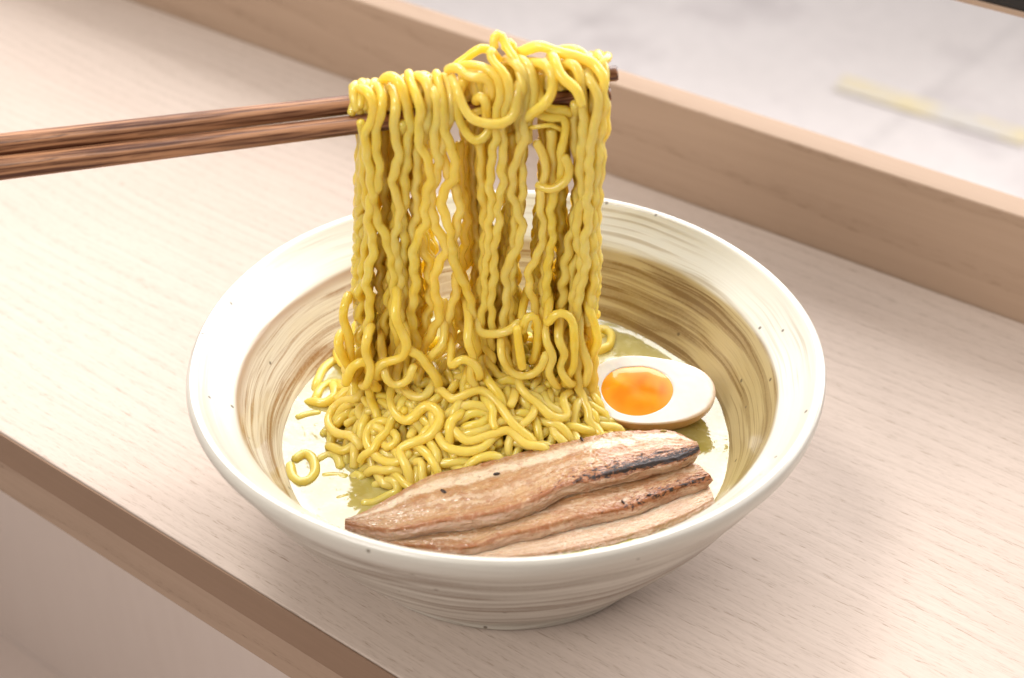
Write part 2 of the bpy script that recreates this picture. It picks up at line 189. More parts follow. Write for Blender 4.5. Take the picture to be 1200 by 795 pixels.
  'p': [[-76.5, -18.6, 38.7], [-74.7, -25.5, 38.6], [-70.5, -27.7, 38.6], [-67.5, -23.3, 38.7], [-68.4, -15.5, 38.7], [-71.8, -11.5, 38.7], [-75.0, -14.7, 38.7]]},
 {  'tag': 'bit',
  'p': [[-67.0, -14.8, 38.1], [-63.7, -11.9, 38.1], [-59.9, -13.9, 38.7], [-58.5, -18.7, 38.1]]},
 {  'tag': 'oval',
  'p': [[-64.1, -23.4, 37.5], [-60.7, -22.7, 37.4], [-56.6, -23.9, 37.4]]},
 {  'tag': 'nub',
  'p': [[-53.7, -23.4, 37.5], [-52.2, -21.9, 38.8], [-50.5, -24.3, 38.3]]},
 {  'tag': 'seed',
  'p': [[-58.2, -35.5, 37.3], [-54.7, -33.9, 37.2]]},
 {  'tag': 'hook',
  'p': [[-48.9, -38.2, 38.6], [-46.0, -38.2, 38.6], [-41.4, -34.5, 38.6], [-37.5, -32.9, 39.2], [-38.1, -30.3, 41.5], [-42.7, -28.8, 40.5], [-45.7, -28.8, 38.8]]},
 {  'tag': 'cap',
  'p': [[-77.0, 9.4, 38.1], [-73.9, 11.3, 38.1], [-69.8, 12.1, 38.1]]},
 {  'tag': '',
  'p': [[-10.2, 65.3, 41.7], [-8.9, 8.8, 69.6], [-7.8, -4.0, 67.7], [-3.2, -11.3, 64.6]]},
 {  'tag': '',
  'p': [[-2.4, 8.0, 67.7], [0.7, -1.6, 65.9], [5.7, -1.7, 64.8], [10.8, 2.7, 64.0], [12.9, 10.2, 63.6]]},
 {  'tag': '',
  'p': [[-22.9, -17.4, 58.1], [-18.0, -14.5, 60.8], [-10.1, -13.5, 61.9], [-4.2, -16.4, 59.8]]},
 {  'tag': '',
  'p': [[-45.8, -24.6, 42.4], [-41.7, -26.8, 43.0], [-37.6, -27.6, 44.3]]},
 {  'tag': '',
  'p': [[-38.6, -27.7, 43.8], [-34.6, -31.5, 41.9], [-31.6, -33.6, 41.0]]},
 {  'tag': '',
  'p': [[-44.4, 22.8, 55.7], [-39.5, 14.3, 60.6], [-33.1, 12.5, 63.8], [-26.5, 3.4, 66.0], [-25.2, -4.7, 64.6], [-29.1, -9.2, 61.7], [-35.3, -6.1, 60.6], [-36.7, 2.0, 62.0]]},
 {  'tag': '',
  'p': [[-19.9, -19.6, 57.4], [-14.0, -24.2, 54.7], [-7.1, -23.3, 55.3], [0.7, -20.3, 56.7], [5.6, -23.6, 53.0], [11.5, -23.3, 51.5]]},
 {  'tag': '',
  'p': [[-12.0, -28.9, 49.8], [-6.1, -27.7, 50.7], [-3.2, -27.8, 50.2]]},
 {  'tag': '',
  'p': [[17.3, 57.4, 41.7], [19.9, 71.3, 41.6], [25.4, 67.2, 41.7], [25.4, 47.9, 41.6], [23.1, 7.9, 60.2], [17.8, -1.2, 61.9]]},
 {  'tag': '',
  'p': [[27.1, 25.8, 50.9], [24.1, 4.4, 56.4], [24.9, -3.2, 54.6], [29.0, -4.3, 51.6]]},
 {  'tag': '',
  'p': [[29.9, -6.1, 50.5], [33.1, -5.3, 48.5], [37.9, -3.0, 45.4]]},
 {  'tag': '',
  'p': [[21.6, -13.3, 52.3], [25.7, -12.5, 50.4], [30.8, -10.9, 47.8]]},
 {  'tag': '',
  'p': [[34.3, 62.2, 39.7], [37.8, 65.3, 39.6], [41.0, 61.2, 39.7], [39.4, 52.6, 39.6], [36.0, 50.6, 39.6]]},
 {  'tag': '',
  'p': [[30.3, 46.9, 39.6], [31.9, 58.2, 39.7], [35.3, 60.2, 39.7]]},
 {  'tag': '',
  'p': [[11.7, -5.3, 61.3], [13.6, -10.1, 58.7], [18.6, -10.3, 56.3]]},
 {  'tag': '',
  'p': [[-66.1, 53.2, 40.6], [-65.9, 45.6, 40.6], [-61.4, 38.1, 40.7], [-58.3, 40.0, 40.6]]},
 {  'tag': '',
  'p': [[-72.4, 18.0, 39.6], [-68.0, 16.3, 39.6], [-64.0, 20.0, 40.7], [-65.5, 28.6, 39.6]]},
 {  'tag': '',
  'p': [[-17.0, -17.4, 58.1], [-12.1, -15.1, 60.0], [-6.2, -15.9, 59.4], [-9.1, -19.5, 57.2], [-14.0, -19.7, 56.8]]},
 {  'tag': '',
  'p': [[3.6, -22.6, 53.5], [7.6, -23.4, 51.6], [13.5, -22.6, 50.3]]},
 {  'tag': '',
  'p': [[22.3, 14.5, 59.2], [19.0, 6.2, 61.4], [12.8, 4.4, 64.0], [7.8, 8.7, 65.9]]},
 {  'tag': '',
  'p': [[-20.9, 64.8, 40.7], [-16.4, 66.7, 40.7], [-13.6, 14.5, 68.0], [-17.5, 5.8, 68.0]]},
 {  'tag': '',
  'p': [[-44.0, -17.3, 49.2], [-41.9, -20.7, 48.2], [-37.8, -19.5, 51.0], [-40.0, -16.2, 52.1]]}],
'pork': [{  'far': [[-53.5, -53.1, 45.0], [-45.6, -48.7, 46.0], [-34.0, -40.6, 48.0], [-25.9, -35.1, 49.0], [-11.4, -31.0, 50.0], [5.5, -25.3, 51.0], [23.0, -20.0, 52.0], [35.3, -16.3, 52.0], [47.8, -16.1, 53.0], [57.0, -15.6, 53.0], [64.7, -22.2, 53.0]],
  'near': [[-53.6, -55.2, 45.0], [-43.2, -58.2, 45.5], [-36.5, -60.3, 47.0], [-21.5, -58.4, 49.0], [-3.9, -55.4, 50.0], [10.2, -49.3, 51.0], [19.7, -43.0, 51.5], [34.2, -38.3, 52.0], [48.9, -33.5, 52.5], [58.9, -30.5, 53.0], [66.1, -25.5, 53.0]],
  'th': 0.006},
 {  'far': [[-43.6, -55.6, 42.0], [-9.9, -43.2, 43.0], [13.3, -37.3, 44.0], [36.9, -30.0, 45.0], [62.7, -23.5, 46.0]],
  'near': [[-41.8, -60.6, 42.0], [-33.0, -62.8, 42.5], [-13.1, -64.5, 43.0], [-1.7, -59.8, 43.5], [12.4, -55.8, 44.0], [24.4, -51.3, 44.5], [41.1, -46.8, 45.0], [53.7, -40.0, 45.5], [69.8, -32.1, 46.0]],
  'th': 0.0072},
 {  'far': [[-15.2, -60.8, 38.0], [13.1, -51.4, 38.8], [42.1, -43.8, 39.7], [69.0, -29.7, 40.5]],
  'near': [[-15.0, -66.4, 39.5], [1.7, -66.1, 39.9], [21.9, -62.1, 40.3], [45.7, -53.9, 40.7], [59.1, -47.1, 41.1], [70.5, -38.9, 41.5]],
  'th': 0.004}],
'egg': { 'c': [50.8, 5.9, 53.5],
 'n': [0.0525, -0.4813, 0.875],
 'o': [[27.1, 4.2, 54.0], [28.1, 8.4, 56.2], [30.4, 12.1, 58.1], [34.5, 15.2, 59.6], [40.2, 17.3, 60.4], [46.7, 18.2, 60.5], [53.9, 17.9, 59.9], [60.7, 17.1, 59.1], [67.5, 15.6, 57.8], [72.3, 13.1, 56.2], [74.9, 9.6, 54.1], [75.2, 5.8, 52.0], [73.4, 1.9, 50.0], [69.5, -1.2, 48.5], [63.9, -3.5, 47.6], [56.8, -4.9, 47.2], [49.4, -5.5, 47.3], [42.7, -5.3, 47.9], [36.4, -3.8, 49.0], [31.5, -1.7, 50.5], [28.6, 1.1, 52.2]],
 'y': [[33.9, 5.1, 54.1], [34.6, 8.4, 55.9], [36.9, 11.2, 57.2], [40.6, 13.1, 58.1], [45.0, 13.9, 58.3], [50.0, 14.2, 58.1], [54.3, 13.2, 57.3], [57.6, 11.2, 56.0], [59.3, 8.6, 54.5], [59.5, 5.7, 52.9], [58.1, 2.7, 51.3], [55.5, 0.2, 50.1], [51.7, -1.7, 49.3], [47.4, -2.7, 49.0], [43.1, -2.6, 49.3], [38.9, -1.4, 50.2], [35.6, 1.4, 51.9]]},
'sticks': [[[-165.5, 11.5, 149.7], [35.4, 12.5, 174.9]],
 [[-164.8, 5.5, 144.7], [33.0, 6.5, 170.7]]]}
random.seed(11)
sc = bpy.context.scene
col = sc.collection
PI = math.pi
ANG = math.radians(-37.7457)          # direction of the counter in the world

# ------------------------------------------------------------------ helpers
def tag(o, label=None, cat=None, group=None, kind=None):
    if label: o['label'] = label
    if cat: o['category'] = cat
    if group: o['group'] = group
    if kind: o['kind'] = kind
    return o

def empty(name, loc=(0, 0, 0), rz=0):
    o = bpy.data.objects.new(name, None); col.objects.link(o)
    o.location = loc; o.rotation_euler = (0, 0, rz); o.empty_display_size = .01
    return o

def mesh_obj(name, verts, faces, mat, parent=None, smooth=True, uv=None):
    me = bpy.data.meshes.new(name)
    me.from_pydata([tuple(v) for v in verts], [], faces)
    me.update()
    if smooth:
        me.polygons.foreach_set('use_smooth', [True] * len(me.polygons))
    if uv is not None:
        l = me.uv_layers.new(name='UVMap')
        vi = np.empty(len(me.loops), dtype=np.int32); me.loops.foreach_get('vertex_index', vi)
        l.data.foreach_set('uv', np.array(uv, dtype=np.float32)[vi].ravel())
    me.materials.append(mat)
    o = bpy.data.objects.new(name, me); col.objects.link(o)
    if parent: o.parent = parent
    return o

def fix_normals(o):
    bm = bmesh.new(); bm.from_mesh(o.data); bmesh.ops.recalc_face_normals(bm, faces=bm.faces)
    bm.to_mesh(o.data); bm.free()

# ------------------------------------------------------------------ node helpers
class N:
    def __init__(s, name):
        s.m = bpy.data.materials.new(name); s.m.use_nodes = True
        s.t = s.m.node_tree; s.t.nodes.clear()
        s.out = s.t.nodes.new('ShaderNodeOutputMaterial')
    def n(s, typ, **k):
        x = s.t.nodes.new(typ)
        for a, b in k.items():
            if a == 'inp':
                for i, v in b.items():
                    if isinstance(v, bpy.types.NodeSocket): s.t.links.new(v, x.inputs[i])
                    else: x.inputs[i].default_value = v
            else: setattr(x, a, b)
        return x
    def math(s, op, a, b=0.0, c=None, clamp=False):
        x = s.n('ShaderNodeMath', operation=op, use_clamp=clamp, inp={0: a, 1: b})
        if c is not None:
            if isinstance(c, bpy.types.NodeSocket): s.t.links.new(c, x.inputs[2])
            else: x.inputs[2].default_value = c
        return x.outputs[0]
    def noise(s, vec, scale, detail=3, rough=.5, dist=0):
        return s.n('ShaderNodeTexNoise', inp={'Vector': vec, 'Scale': scale, 'Detail': detail, 'Roughness': rough, 'Distortion': dist}).outputs['Fac']
    def mapr(s, v, a, b, c=0.0, d=1.0, smooth=False):
        x = s.n('ShaderNodeMapRange', inp={0: v, 1: a, 2: b, 3: c, 4: d})
        x.clamp = True
        if smooth: x.interpolation_type = 'SMOOTHSTEP'
        return x.outputs[0]
    def mix(s, f, a, b, mode='MIX'):
        x = s.n('ShaderNodeMix', data_type='RGBA', blend_type=mode)
        for i, v in ((0, f), (6, a), (7, b)):
            if isinstance(v, bpy.types.NodeSocket): s.t.links.new(v, x.inputs[i])
            else: x.inputs[i].default_value = v if i == 0 else (*v, 1) if len(v) == 3 else v
        return x.outputs[2]
    def comb(s, x, y, z):
        return s.n('ShaderNodeCombineXYZ', inp={0: x, 1: y, 2: z}).outputs[0]
    def sep(s, v):
        return s.n('ShaderNodeSeparateXYZ', inp={0: v}).outputs
    def coord(s, which='Object'):
        return s.n('ShaderNodeTexCoord').outputs[which]
    def bump(s, h, strength, dist):
        return s.n('ShaderNodeBump', inp={'Height': h, 'Strength': strength, 'Distance': dist}).outputs[0]
    def pbr(s, **k):
        p = s.n('ShaderNodeBsdfPrincipled')
        for a, v in k.items():
            key = {'color': 'Base Color', 'rough': 'Roughness', 'normal': 'Normal', 'sss': 'Subsurface Weight', 'sssr': 'Subsurface Radius',
                   'ssss': 'Subsurface Scale', 'ior': 'IOR', 'coat': 'Coat Weight', 'coatr': 'Coat Roughness', 'spec': 'Specular IOR Level',
                   'trans': 'Transmission Weight', 'coatn': 'Coat Normal', 'alpha': 'Alpha'}[a]
            if isinstance(v, bpy.types.NodeSocket): s.t.links.new(v, p.inputs[key])
            else:
                if key == 'Base Color': v = (*v, 1) if len(v) == 3 else v
                p.inputs[key].default_value = v
        s.t.links.new(p.outputs[0], s.out.inputs[0])
        s.p = p
        return s.m

# ------------------------------------------------------------------ materials
def wood_mat(name, base, dark, ring=1.0, pore=1.0, seed=0.0, rough=.62, vert=False, scale=1.0, bumps=.25):
    base = tuple(v * .80 for v in base); dark = tuple(v * .76 for v in dark)
    g = N(name)
    co = g.sep(g.coord())
    x, y, z = co[0], co[1], co[2]
    if vert: x, y = z, x
    yy = g.math('ADD', y, g.math('MULTIPLY', z, .6) if not vert else 0.0)
    low = g.noise(g.comb(g.math('MULTIPLY', x, 2.2 * scale), g.math('MULTIPLY', yy, 7.0 * scale), seed), 1.0, 2, .45)
    # growth rings: contour lines of a long stretched field, so they close into cathedral figures
    fld = g.math('ADD', g.math('MULTIPLY', low, 12.0), g.math('MULTIPLY', yy, 130.0 * scale))
    wob = g.noise(g.comb(g.math('MULTIPLY', x, 40 * scale), g.math('MULTIPLY', yy, 300 * scale), seed), 1.0, 2, .6)
    fld = g.math('ADD', fld, g.math('MULTIPLY', wob, .22))
    fr = g.math('FRACT', fld)
    line = g.mapr(fr, .0, .75, 1, 0)
    line = g.math('POWER', line, 2.6)
    dash = g.noise(g.comb(g.math('MULTIPLY', x, 190 * scale), g.math('MULTIPLY', yy, 2100 * scale), seed + 3), 1.0, 2, .6)
    dash = g.mapr(dash, .54, .66, 0, 1, True)
    fine = g.noise(g.comb(g.math('MULTIPLY', x, 14 * scale), g.math('MULTIPLY', yy, 700 * scale), seed + 5), 1.0, 3, .6)
    blot = g.noise(g.comb(g.math('MULTIPLY', x, 5), g.math('MULTIPLY', yy, 16), seed + 8), 1.0, 2, .5)
    f = g.math('MULTIPLY', g.math('MULTIPLY', line, g.math('ADD', .3, g.math('MULTIPLY', dash, .9))), .55 * ring)
    f = g.math('ADD', f, g.math('MULTIPLY', dash, .14 * pore))
    f = g.math('ADD', f, g.math('MULTIPLY', g.mapr(fine, .35, .75), .16))
    f = g.math('ADD', f, g.math('MULTIPLY', g.mapr(blot, .3, .7), .07), clamp=True)
    c = g.mix(f, base, dark)
    h = g.math('MULTIPLY', f, -1.0)
    return g.pbr(color=c, rough=rough, normal=g.bump(h, bumps, .0004), spec=.12)

M = {}
M['ash'] = wood_mat('pale_ash', (.73, .61, .525), (.33, .235, .165), seed=2.3, ring=.6, pore=1.25)
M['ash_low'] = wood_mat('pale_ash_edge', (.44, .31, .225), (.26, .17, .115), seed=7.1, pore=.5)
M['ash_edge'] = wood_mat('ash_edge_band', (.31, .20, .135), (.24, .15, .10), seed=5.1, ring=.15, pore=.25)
M['ash_sill'] = wood_mat('ash_sill', (.55, .395, .285), (.34, .225, .15), seed=9.4, ring=.8, pore=0, scale=.5)
M['floor'] = wood_mat('floor_board', (.97, .85, .78), (.78, .64, .55), seed=4.4, ring=.5, pore=.2, scale=.5, vert=True)

# ceramic with brushed slip
def ceramic(name, inside):
    g = N(name)
    P = g.coord(); s = g.sep(P)
    x, y, z = s[0], s[1], s[2]
    r = g.math('SQRT', g.math('ADD', g.math('MULTIPLY', x, x), g.math('MULTIPLY', y, y)))
    rr = g.math('MAXIMUM', r, .001)
    ux, uy = g.math('DIVIDE', x, rr), g.math('DIVIDE', y, rr)
    # coordinate along the profile
    q = g.math('ADD', z, g.math('MULTIPLY', r, .55 if inside else .7))
    wob = g.noise(g.comb(g.math('MULTIPLY', ux, 1.3), g.math('MULTIPLY', uy, 1.3), 4.0), 1.0, 2, .5)
    q = g.math('ADD', q, g.math('MULTIPLY', wob, .010))
    def streak(fr, ar, seed, det=4, ro=.6):
        return g.noise(g.comb(g.math('MULTIPLY', ux, ar), g.math('MULTIPLY', uy, ar), g.math('ADD', g.math('MULTIPLY', q, fr), seed)), 1.0, det, ro)
    a = streak(150, .8, 0.0, 4, .6); b = streak(460, .9, 9.0, 4, .6); c = streak(1500, 2.0, 17.0, 4)
    patch = g.noise(g.comb(g.math('MULTIPLY', ux, .9), g.math('MULTIPLY', uy, .9), g.math('MULTIPLY', q, 30.0)), 1.0, 2, .5)
    grit = g.noise(P, 900, 3, .6)
    f = g.math('ADD', g.math('MULTIPLY', g.mapr(a, .49, .57, 0, 1, True), .58), g.math('MULTIPLY', g.mapr(b, .50, .57, 0, 1, True), .52))
    f = g.math('ADD', f, g.math('MULTIPLY', g.mapr(c, .5, .66), .30))
    f = g.math('MULTIPLY', f, g.mapr(grit, .25, .6, .75, 1.0))
    if inside:
        ridge = g.math('ADD', .0950, g.math('MULTIPLY', g.math('SUBTRACT', wob, .5), .004))
        zone = g.mapr(g.math('SUBTRACT', r, ridge), -.0014, .0002, 1, 0, True)
        # shade painted into the slip colours: darker and more olive towards +x
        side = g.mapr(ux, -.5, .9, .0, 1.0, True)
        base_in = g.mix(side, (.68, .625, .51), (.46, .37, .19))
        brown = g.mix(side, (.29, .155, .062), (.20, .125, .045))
        f1 = g.math('MULTIPLY', f, g.mapr(patch, .25, .6, .55, 1.15))
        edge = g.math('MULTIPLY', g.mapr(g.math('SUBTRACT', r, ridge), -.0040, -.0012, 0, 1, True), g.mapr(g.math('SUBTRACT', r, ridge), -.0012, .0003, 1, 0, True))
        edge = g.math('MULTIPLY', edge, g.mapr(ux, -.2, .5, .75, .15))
        f1 = g.math('MAXIMUM', g.math('MINIMUM', f1, 1.0), edge)
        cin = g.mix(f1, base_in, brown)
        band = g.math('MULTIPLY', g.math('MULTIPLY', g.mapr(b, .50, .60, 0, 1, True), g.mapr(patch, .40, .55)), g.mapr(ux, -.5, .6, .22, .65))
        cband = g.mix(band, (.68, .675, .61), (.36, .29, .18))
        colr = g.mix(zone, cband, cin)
    else:
        top = g.mapr(z, .0655, .0705, 0, 1, True)
        f0 = g.math('MULTIPLY', f, g.mapr(patch, .30, .60, .45, 1.1))
        f0 = g.math('MULTIPLY', f0, g.math('SUBTRACT', 1.0, g.math('MULTIPLY', top, .85)))
        colr = g.mix(f0, (.55, .52, .455), (.15, .092, .05))
    v = g.n('ShaderNodeTexVoronoi', inp={'Vector': P, 'Scale': 150.0, 'Randomness': 1.0})
    keep = g.math('GREATER_THAN', g.sep(v.outputs['Color'])[0], .78)
    spot = g.math('MULTIPLY', g.mapr(v.outputs['Distance'],   .08, .14, 1, 0), keep)
    colr = g.mix(g.math('MULTIPLY', spot, .85), colr, (.10, .07, .04))
    hb = g.math('ADD', g.math('MULTIPLY', b, .5), g.math('MULTIPLY', a, 1.0))
    nb = g.bump(hb, .35, .0006)
    return g.pbr(color=colr, rough=.34, normal=nb, coat=.35, coatr=.08, spec=.5)
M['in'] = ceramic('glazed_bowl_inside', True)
M['out'] = ceramic('glazed_bowl_outside', False)

g = N('noodle')
P = g.coord(); oi = g.n('ShaderNodeObjectInfo').outputs['Random']
nn = g.noise(P, 260, 3, .6); n2 = g.noise(P, 60, 2, .5)
c = g.mix(g.mapr(nn, .3, .7), (1.0, .75, .085), (1.0, .86, .20))
c = g.mix(g.math('MULTIPLY', g.mapr(n2, .35, .7), .5), c, (1.0, .70, .05))
c = g.mix(g.math('MULTIPLY', oi, .35), c, (.98, .84, .36))
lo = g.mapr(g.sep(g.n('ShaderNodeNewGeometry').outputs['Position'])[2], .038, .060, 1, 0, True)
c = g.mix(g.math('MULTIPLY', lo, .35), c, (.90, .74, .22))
nb = g.bump(g.noise(P, 480, 4, .65), .4, .0004)
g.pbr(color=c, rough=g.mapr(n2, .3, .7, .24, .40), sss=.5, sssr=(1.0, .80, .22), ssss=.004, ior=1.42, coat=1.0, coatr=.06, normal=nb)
tl = g.n('ShaderNodeBsdfTranslucent', inp={'Color': g.mix(.6, c, (1.0, .82, .12)), 'Normal': nb})
mx = g.n('ShaderNodeMixShader', inp={0: .36, 1: g.p.outputs[0], 2: tl.outputs[0]})
g.t.links.new(mx.outputs[0], g.out.inputs[0])
M['noodle'] = g.m
M['noodle_wet'] = M['noodle']

g = N('broth')
P = g.coord()
n1 = g.noise(P, 55, 3, .5, .6); n2 = g.noise(P, 240, 3, .55)
c = g.mix(g.mapr(n1, .35, .68), (.36, .30, .065), (.46, .40, .14))
c = g.mix(g.math('MULTIPLY', g.mapr(n2, .5, .75), .35), c, (.74, .68, .40))
v = g.n('ShaderNodeTexVoronoi', feature='SMOOTH_F1', inp={'Vector': P, 'Scale': 210.0, 'Smoothness': .25})
dro = g.mapr(v.outputs['Distance'], .18, .34, 1, 0, True)
vo = g.n('ShaderNodeTexVoronoi', inp={'Vector': P, 'Scale': 330.0, 'Randomness': 1.0})
sel = g.math('GREATER_THAN', g.sep(vo.outputs['Color'])[0], .72)
rim_ = g.math('MULTIPLY', g.mapr(g.math('ABSOLUTE', g.math('SUBTRACT', vo.outputs['Distance'], .26)), .0, .07, 1, 0), sel)
c = g.mix(g.math('MULTIPLY', rim_, .5), c, (.36, .27, .03))
h = g.math('ADD', g.math('MULTIPLY', n1, 2.2), g.math('MULTIPLY', g.math('MULTIPLY', g.mapr(vo.outputs['Distance'], .2, .32, 1, 0, True), sel), .10))
M['broth'] = g.pbr(color=c, rough=.06, sss=.5, sssr=(1, .8, .3), ssss=.006, ior=1.47, coat=.75, coatr=.03, spec=.6,
                   normal=g.bump(h, .35, .0012), coatn=g.bump(h, .22, .0012))

# chopstick wood
g = N('dark_chopstick_wood')
s = g.sep(g.coord())
v = g.comb(g.math('MULTIPLY', s[0], 18), g.math('MULTIPLY', s[1], 700), g.math('MULTIPLY', s[2], 700))
a = g.noise(v, 1.0, 4, .6); b = g.noise(g.comb(g.math('MULTIPLY', s[0], 70), g.math('MULTIPLY', s[1], 1500), g.math('MULTIPLY', s[2], 1500)), 1.0, 3, .6)
c = g.mix(g.mapr(a, .40, .60), (.085, .026, .010), (.42, .205, .10))
c = g.mix(g.math('MULTIPLY', g.mapr(b, .55, .72), .8), c, (.03, .010, .006))
M['stick'] = g.pbr(color=c, rough=g.mapr(s[0], -.10, -.01, .5, .25), spec=.3, coat=.12, coatr=.2, normal=g.bump(b, .3, .0004))

# pork: UV.x along the slice, UV.y 0..1 across the top face, 1..1.5 down the cut side
def pork_mat(name, char, seed, pale=0.0):
    g = N(name)
    uv = g.sep(g.coord('UV')); s, t = uv[0], uv[1]
    P = g.coord()
    sv = lambda a, b, k: g.comb(g.math('MULTIPLY', s, a), g.math('MULTIPLY', t, b), seed + k)
    fib = g.noise(sv(8, 13, 0), 1.0, 6, .72, .8)
    fib2 = g.noise(sv(42, 70, 2), 1.0, 5, .75, 1.2)
    mot = g.noise(P, 130, 4, .6); fine = g.noise(P, 620, 4, .7)
    big = g.noise(P, 55, 4, .6, .4)
    fb = g.math('ADD', g.math('MULTIPLY', fib, .5), g.math('MULTIPLY', big, .5))
    c = g.mix(g.mapr(fb, .38, .62), (.38, .18, .07), (.61, .395, .205))
    c = g.mix(g.math('MULTIPLY', g.mapr(fib2, .50, .66), .4), c, (.72, .56, .39))
    c = g.mix(g.math('MULTIPLY', g.mapr(fine, .46, .34), .35), c, (.52, .26, .11))
    # fat seams
    def seam(pos, w, k, amt):
        d = g.math('ABSOLUTE', g.math('SUBTRACT', g.math('ADD', t, g.math('ADD', g.math('MULTIPLY', g.math('SUBTRACT', g.noise(sv(4, .5, k), 1.0, 3, .6), .5), .35), g.math('MULTIPLY', g.math('SUBTRACT', g.noise(P, 260, 4, .7), .5), .22))), pos))
        return g.math('MULTIPLY', g.mapr(d, w * .3, w, 1, 0, True), amt)
    c = g.mix(seam(.27, .15, 5, .85), c, (.82, .69, .52))
    c = g.mix(seam(.62, .06, 6, .55), c, (.70, .54, .38))
    c = g.mix(g.math('MULTIPLY', seam(.46, .07, 7, .75), g.mapr(big, .40, .60)), c, (.44, .19, .06))
    c = g.mix(g.math('MULTIPLY', seam(.76, .05, 8, .7), g.mapr(big, .58, .42)), c, (.70, .54, .38))
    c = g.mix(g.math('MULTIPLY', g.mapr(g.noise(P, 420, 5, .7), .54, .64), .35), c, (.40, .17, .055))
    c = g.mix(g.math('MULTIPLY', g.mapr(g.noise(P, 380, 5, .7), .46, .37), .35), c, (.80, .66, .50))
    
    side = g.mapr(t, 1.0, 1.06, 0, 1, True)
    cs = g.mix(g.mapr(g.noise(sv(9, 14, 9), 1.0, 4, .6, .4), .35, .66), (.42, .26, .165), (.64, .46, .33))
    cs = g.mix(g.mapr(s, .0, .55, .75, 0), cs, (.62, .43, .35))
    c = g.mix(side, c, cs)
    ln = g.math('MULTIPLY', g.mapr(t, .95, 1.0, 0, 1, True), g.mapr(t, 1.0, 1.05, 1, 0, True))
    c = g.mix(g.math('MULTIPLY', ln, g.mapr(g.noise(sv(18, 2, 41), 1.0, 4, .7), .38, .6, .1, .8)), c, (.30, .10, .035))
    # browned edges
    e1 = g.mapr(t, .02, .14, 1, 0, True)
    e2 = g.math('MULTIPLY', g.mapr(t, .84, .99, 0, 1, True), g.mapr(t, 1.0, 1.12, 1, 0, True))
    br = g.math('MULTIPLY', g.math('MAXIMUM', e1, e2), g.mapr(g.noise(sv(40, 9, 11), 1.0, 6, .75, .5), .42, .58, 0, 1))
    br = g.math('ADD', br, g.math('MULTIPLY', g.mapr(g.math('ADD', mot, g.math('MULTIPLY', s, .12)), .60, .70, 0, 1), .55), clamp=True)
    c = g.mix(g.math('MULTIPLY', br, .8), c, (.34, .115, .030))
    # char
    band = g.math('MULTIPLY', g.mapr(t, .50, .97, 0, 1), g.mapr(t, 1.0, 1.16, 1, 0))
    along = g.mapr(s, .40, .88, 0, 1, True)
    ch = g.math('ADD', g.math('MULTIPLY', g.math('MULTIPLY', band, along), char), g.math('MULTIPLY', g.math('SUBTRACT', g.noise(sv(50, 15, 14), 1.0, 6, .75, .6), .5), 2.6))
    chf = g.mapr(ch, .50, .74)
    c = g.mix(g.math('MULTIPLY', g.mapr(ch, .20, .52), .85), c, (.33, .10, .020))
    c = g.mix(chf, c, (.022, .012, .012))
    # brown crust on the near cut end
    c = g.mix(g.math('MULTIPLY', g.mapr(s, .045, .0, 0, 1), g.mapr(fine, .35, .6, .3, .9)), c, (.30, .10, .03))
    c = g.mix(pale, c, (.72, .56, .42))
    h = g.math('ADD', g.math('MULTIPLY', fine, .6), g.math('ADD', g.math('MULTIPLY', fib2, 1.0), g.math('MULTIPLY', mot, .9)))
    return g.pbr(color=c, rough=g.mapr(fine, .3, .7, .28, .5), sss=.4, sssr=(1, .45, .28), ssss=.002, coat=g.mapr(ch, .5, .74, .7, .15), coatr=.16, normal=g.bump(h, .55, .0006))
M['pork1'] = pork_mat('seared_pork_charred', 1.0, 3.0)
M['pork2'] = pork_mat('seared_pork', .62, 21.0)
M['pork3'] = pork_mat('soaked_pork', .25, 33.0, .45)

g = N('egg_white')
P = g.coord(); a = g.noise(P, 300, 3, .6); b = g.noise(P, 80, 3, .5)
c = g.mix(g.mapr(b, .35, .7), (.90, .885, .84), (.86, .83, .76))
u = g.sep(g.coord('UV'))[0]
c = g.mix(g.math('MULTIPLY', g.mapr(g.math('ADD', u, g.math('MULTIPLY', g.math('SUBTRACT', a, .5), .12)), .84, 1.0, 0, 1, True), .75), c, (.74, .49, .27))
M['eggw'] = g.pbr(color=c, rough=.26, sss=.5, sssr=(1, .8, .6), ssss=.003, coat=.4, coatr=.15, normal=g.bump(a, .12, .0003))
g = N('egg_skin')
P = g.coord(); a = g.noise(P, 120, 4, .6)
M['eggs'] = g.pbr(color=g.mix(g.mapr(a, .3, .7), (.68, .39, .17), (.52, .25, .08)), rough=.3, sss=.3, sssr=(1, .5, .3), ssss=.003, coat=.4, coatr=.1)
g = N('egg_yolk')
uv = g.sep(g.coord('UV'))
P = g.coord(); a = g.noise(P, 75, 2, .45, .5)
ed = g.mapr(uv[0], .62, 1.0, 0, 1, True)
c = g.mix(g.mapr(a, .35, .65), (.80, .20, .001), (.93, .36, .006))
c = g.mix(g.math('MULTIPLY', ed, .75), c, (.96, .42, .03))
M['yolk'] = g.pbr(color=c, rough=.35, spec=.15, sss=.10, sssr=(1, .4, .1), ssss=.002, coat=1.0, coatr=.03, normal=g.bump(a, .12, .0010), coatn=g.bump(a, .22, .0016))

g = N('pepper'); M['fleck'] = g.pbr(color=(.03, .015, .010), rough=.4)
g = N('herb'); M['herb'] = g.pbr(color=(.32, .22, .05), rough=.4)

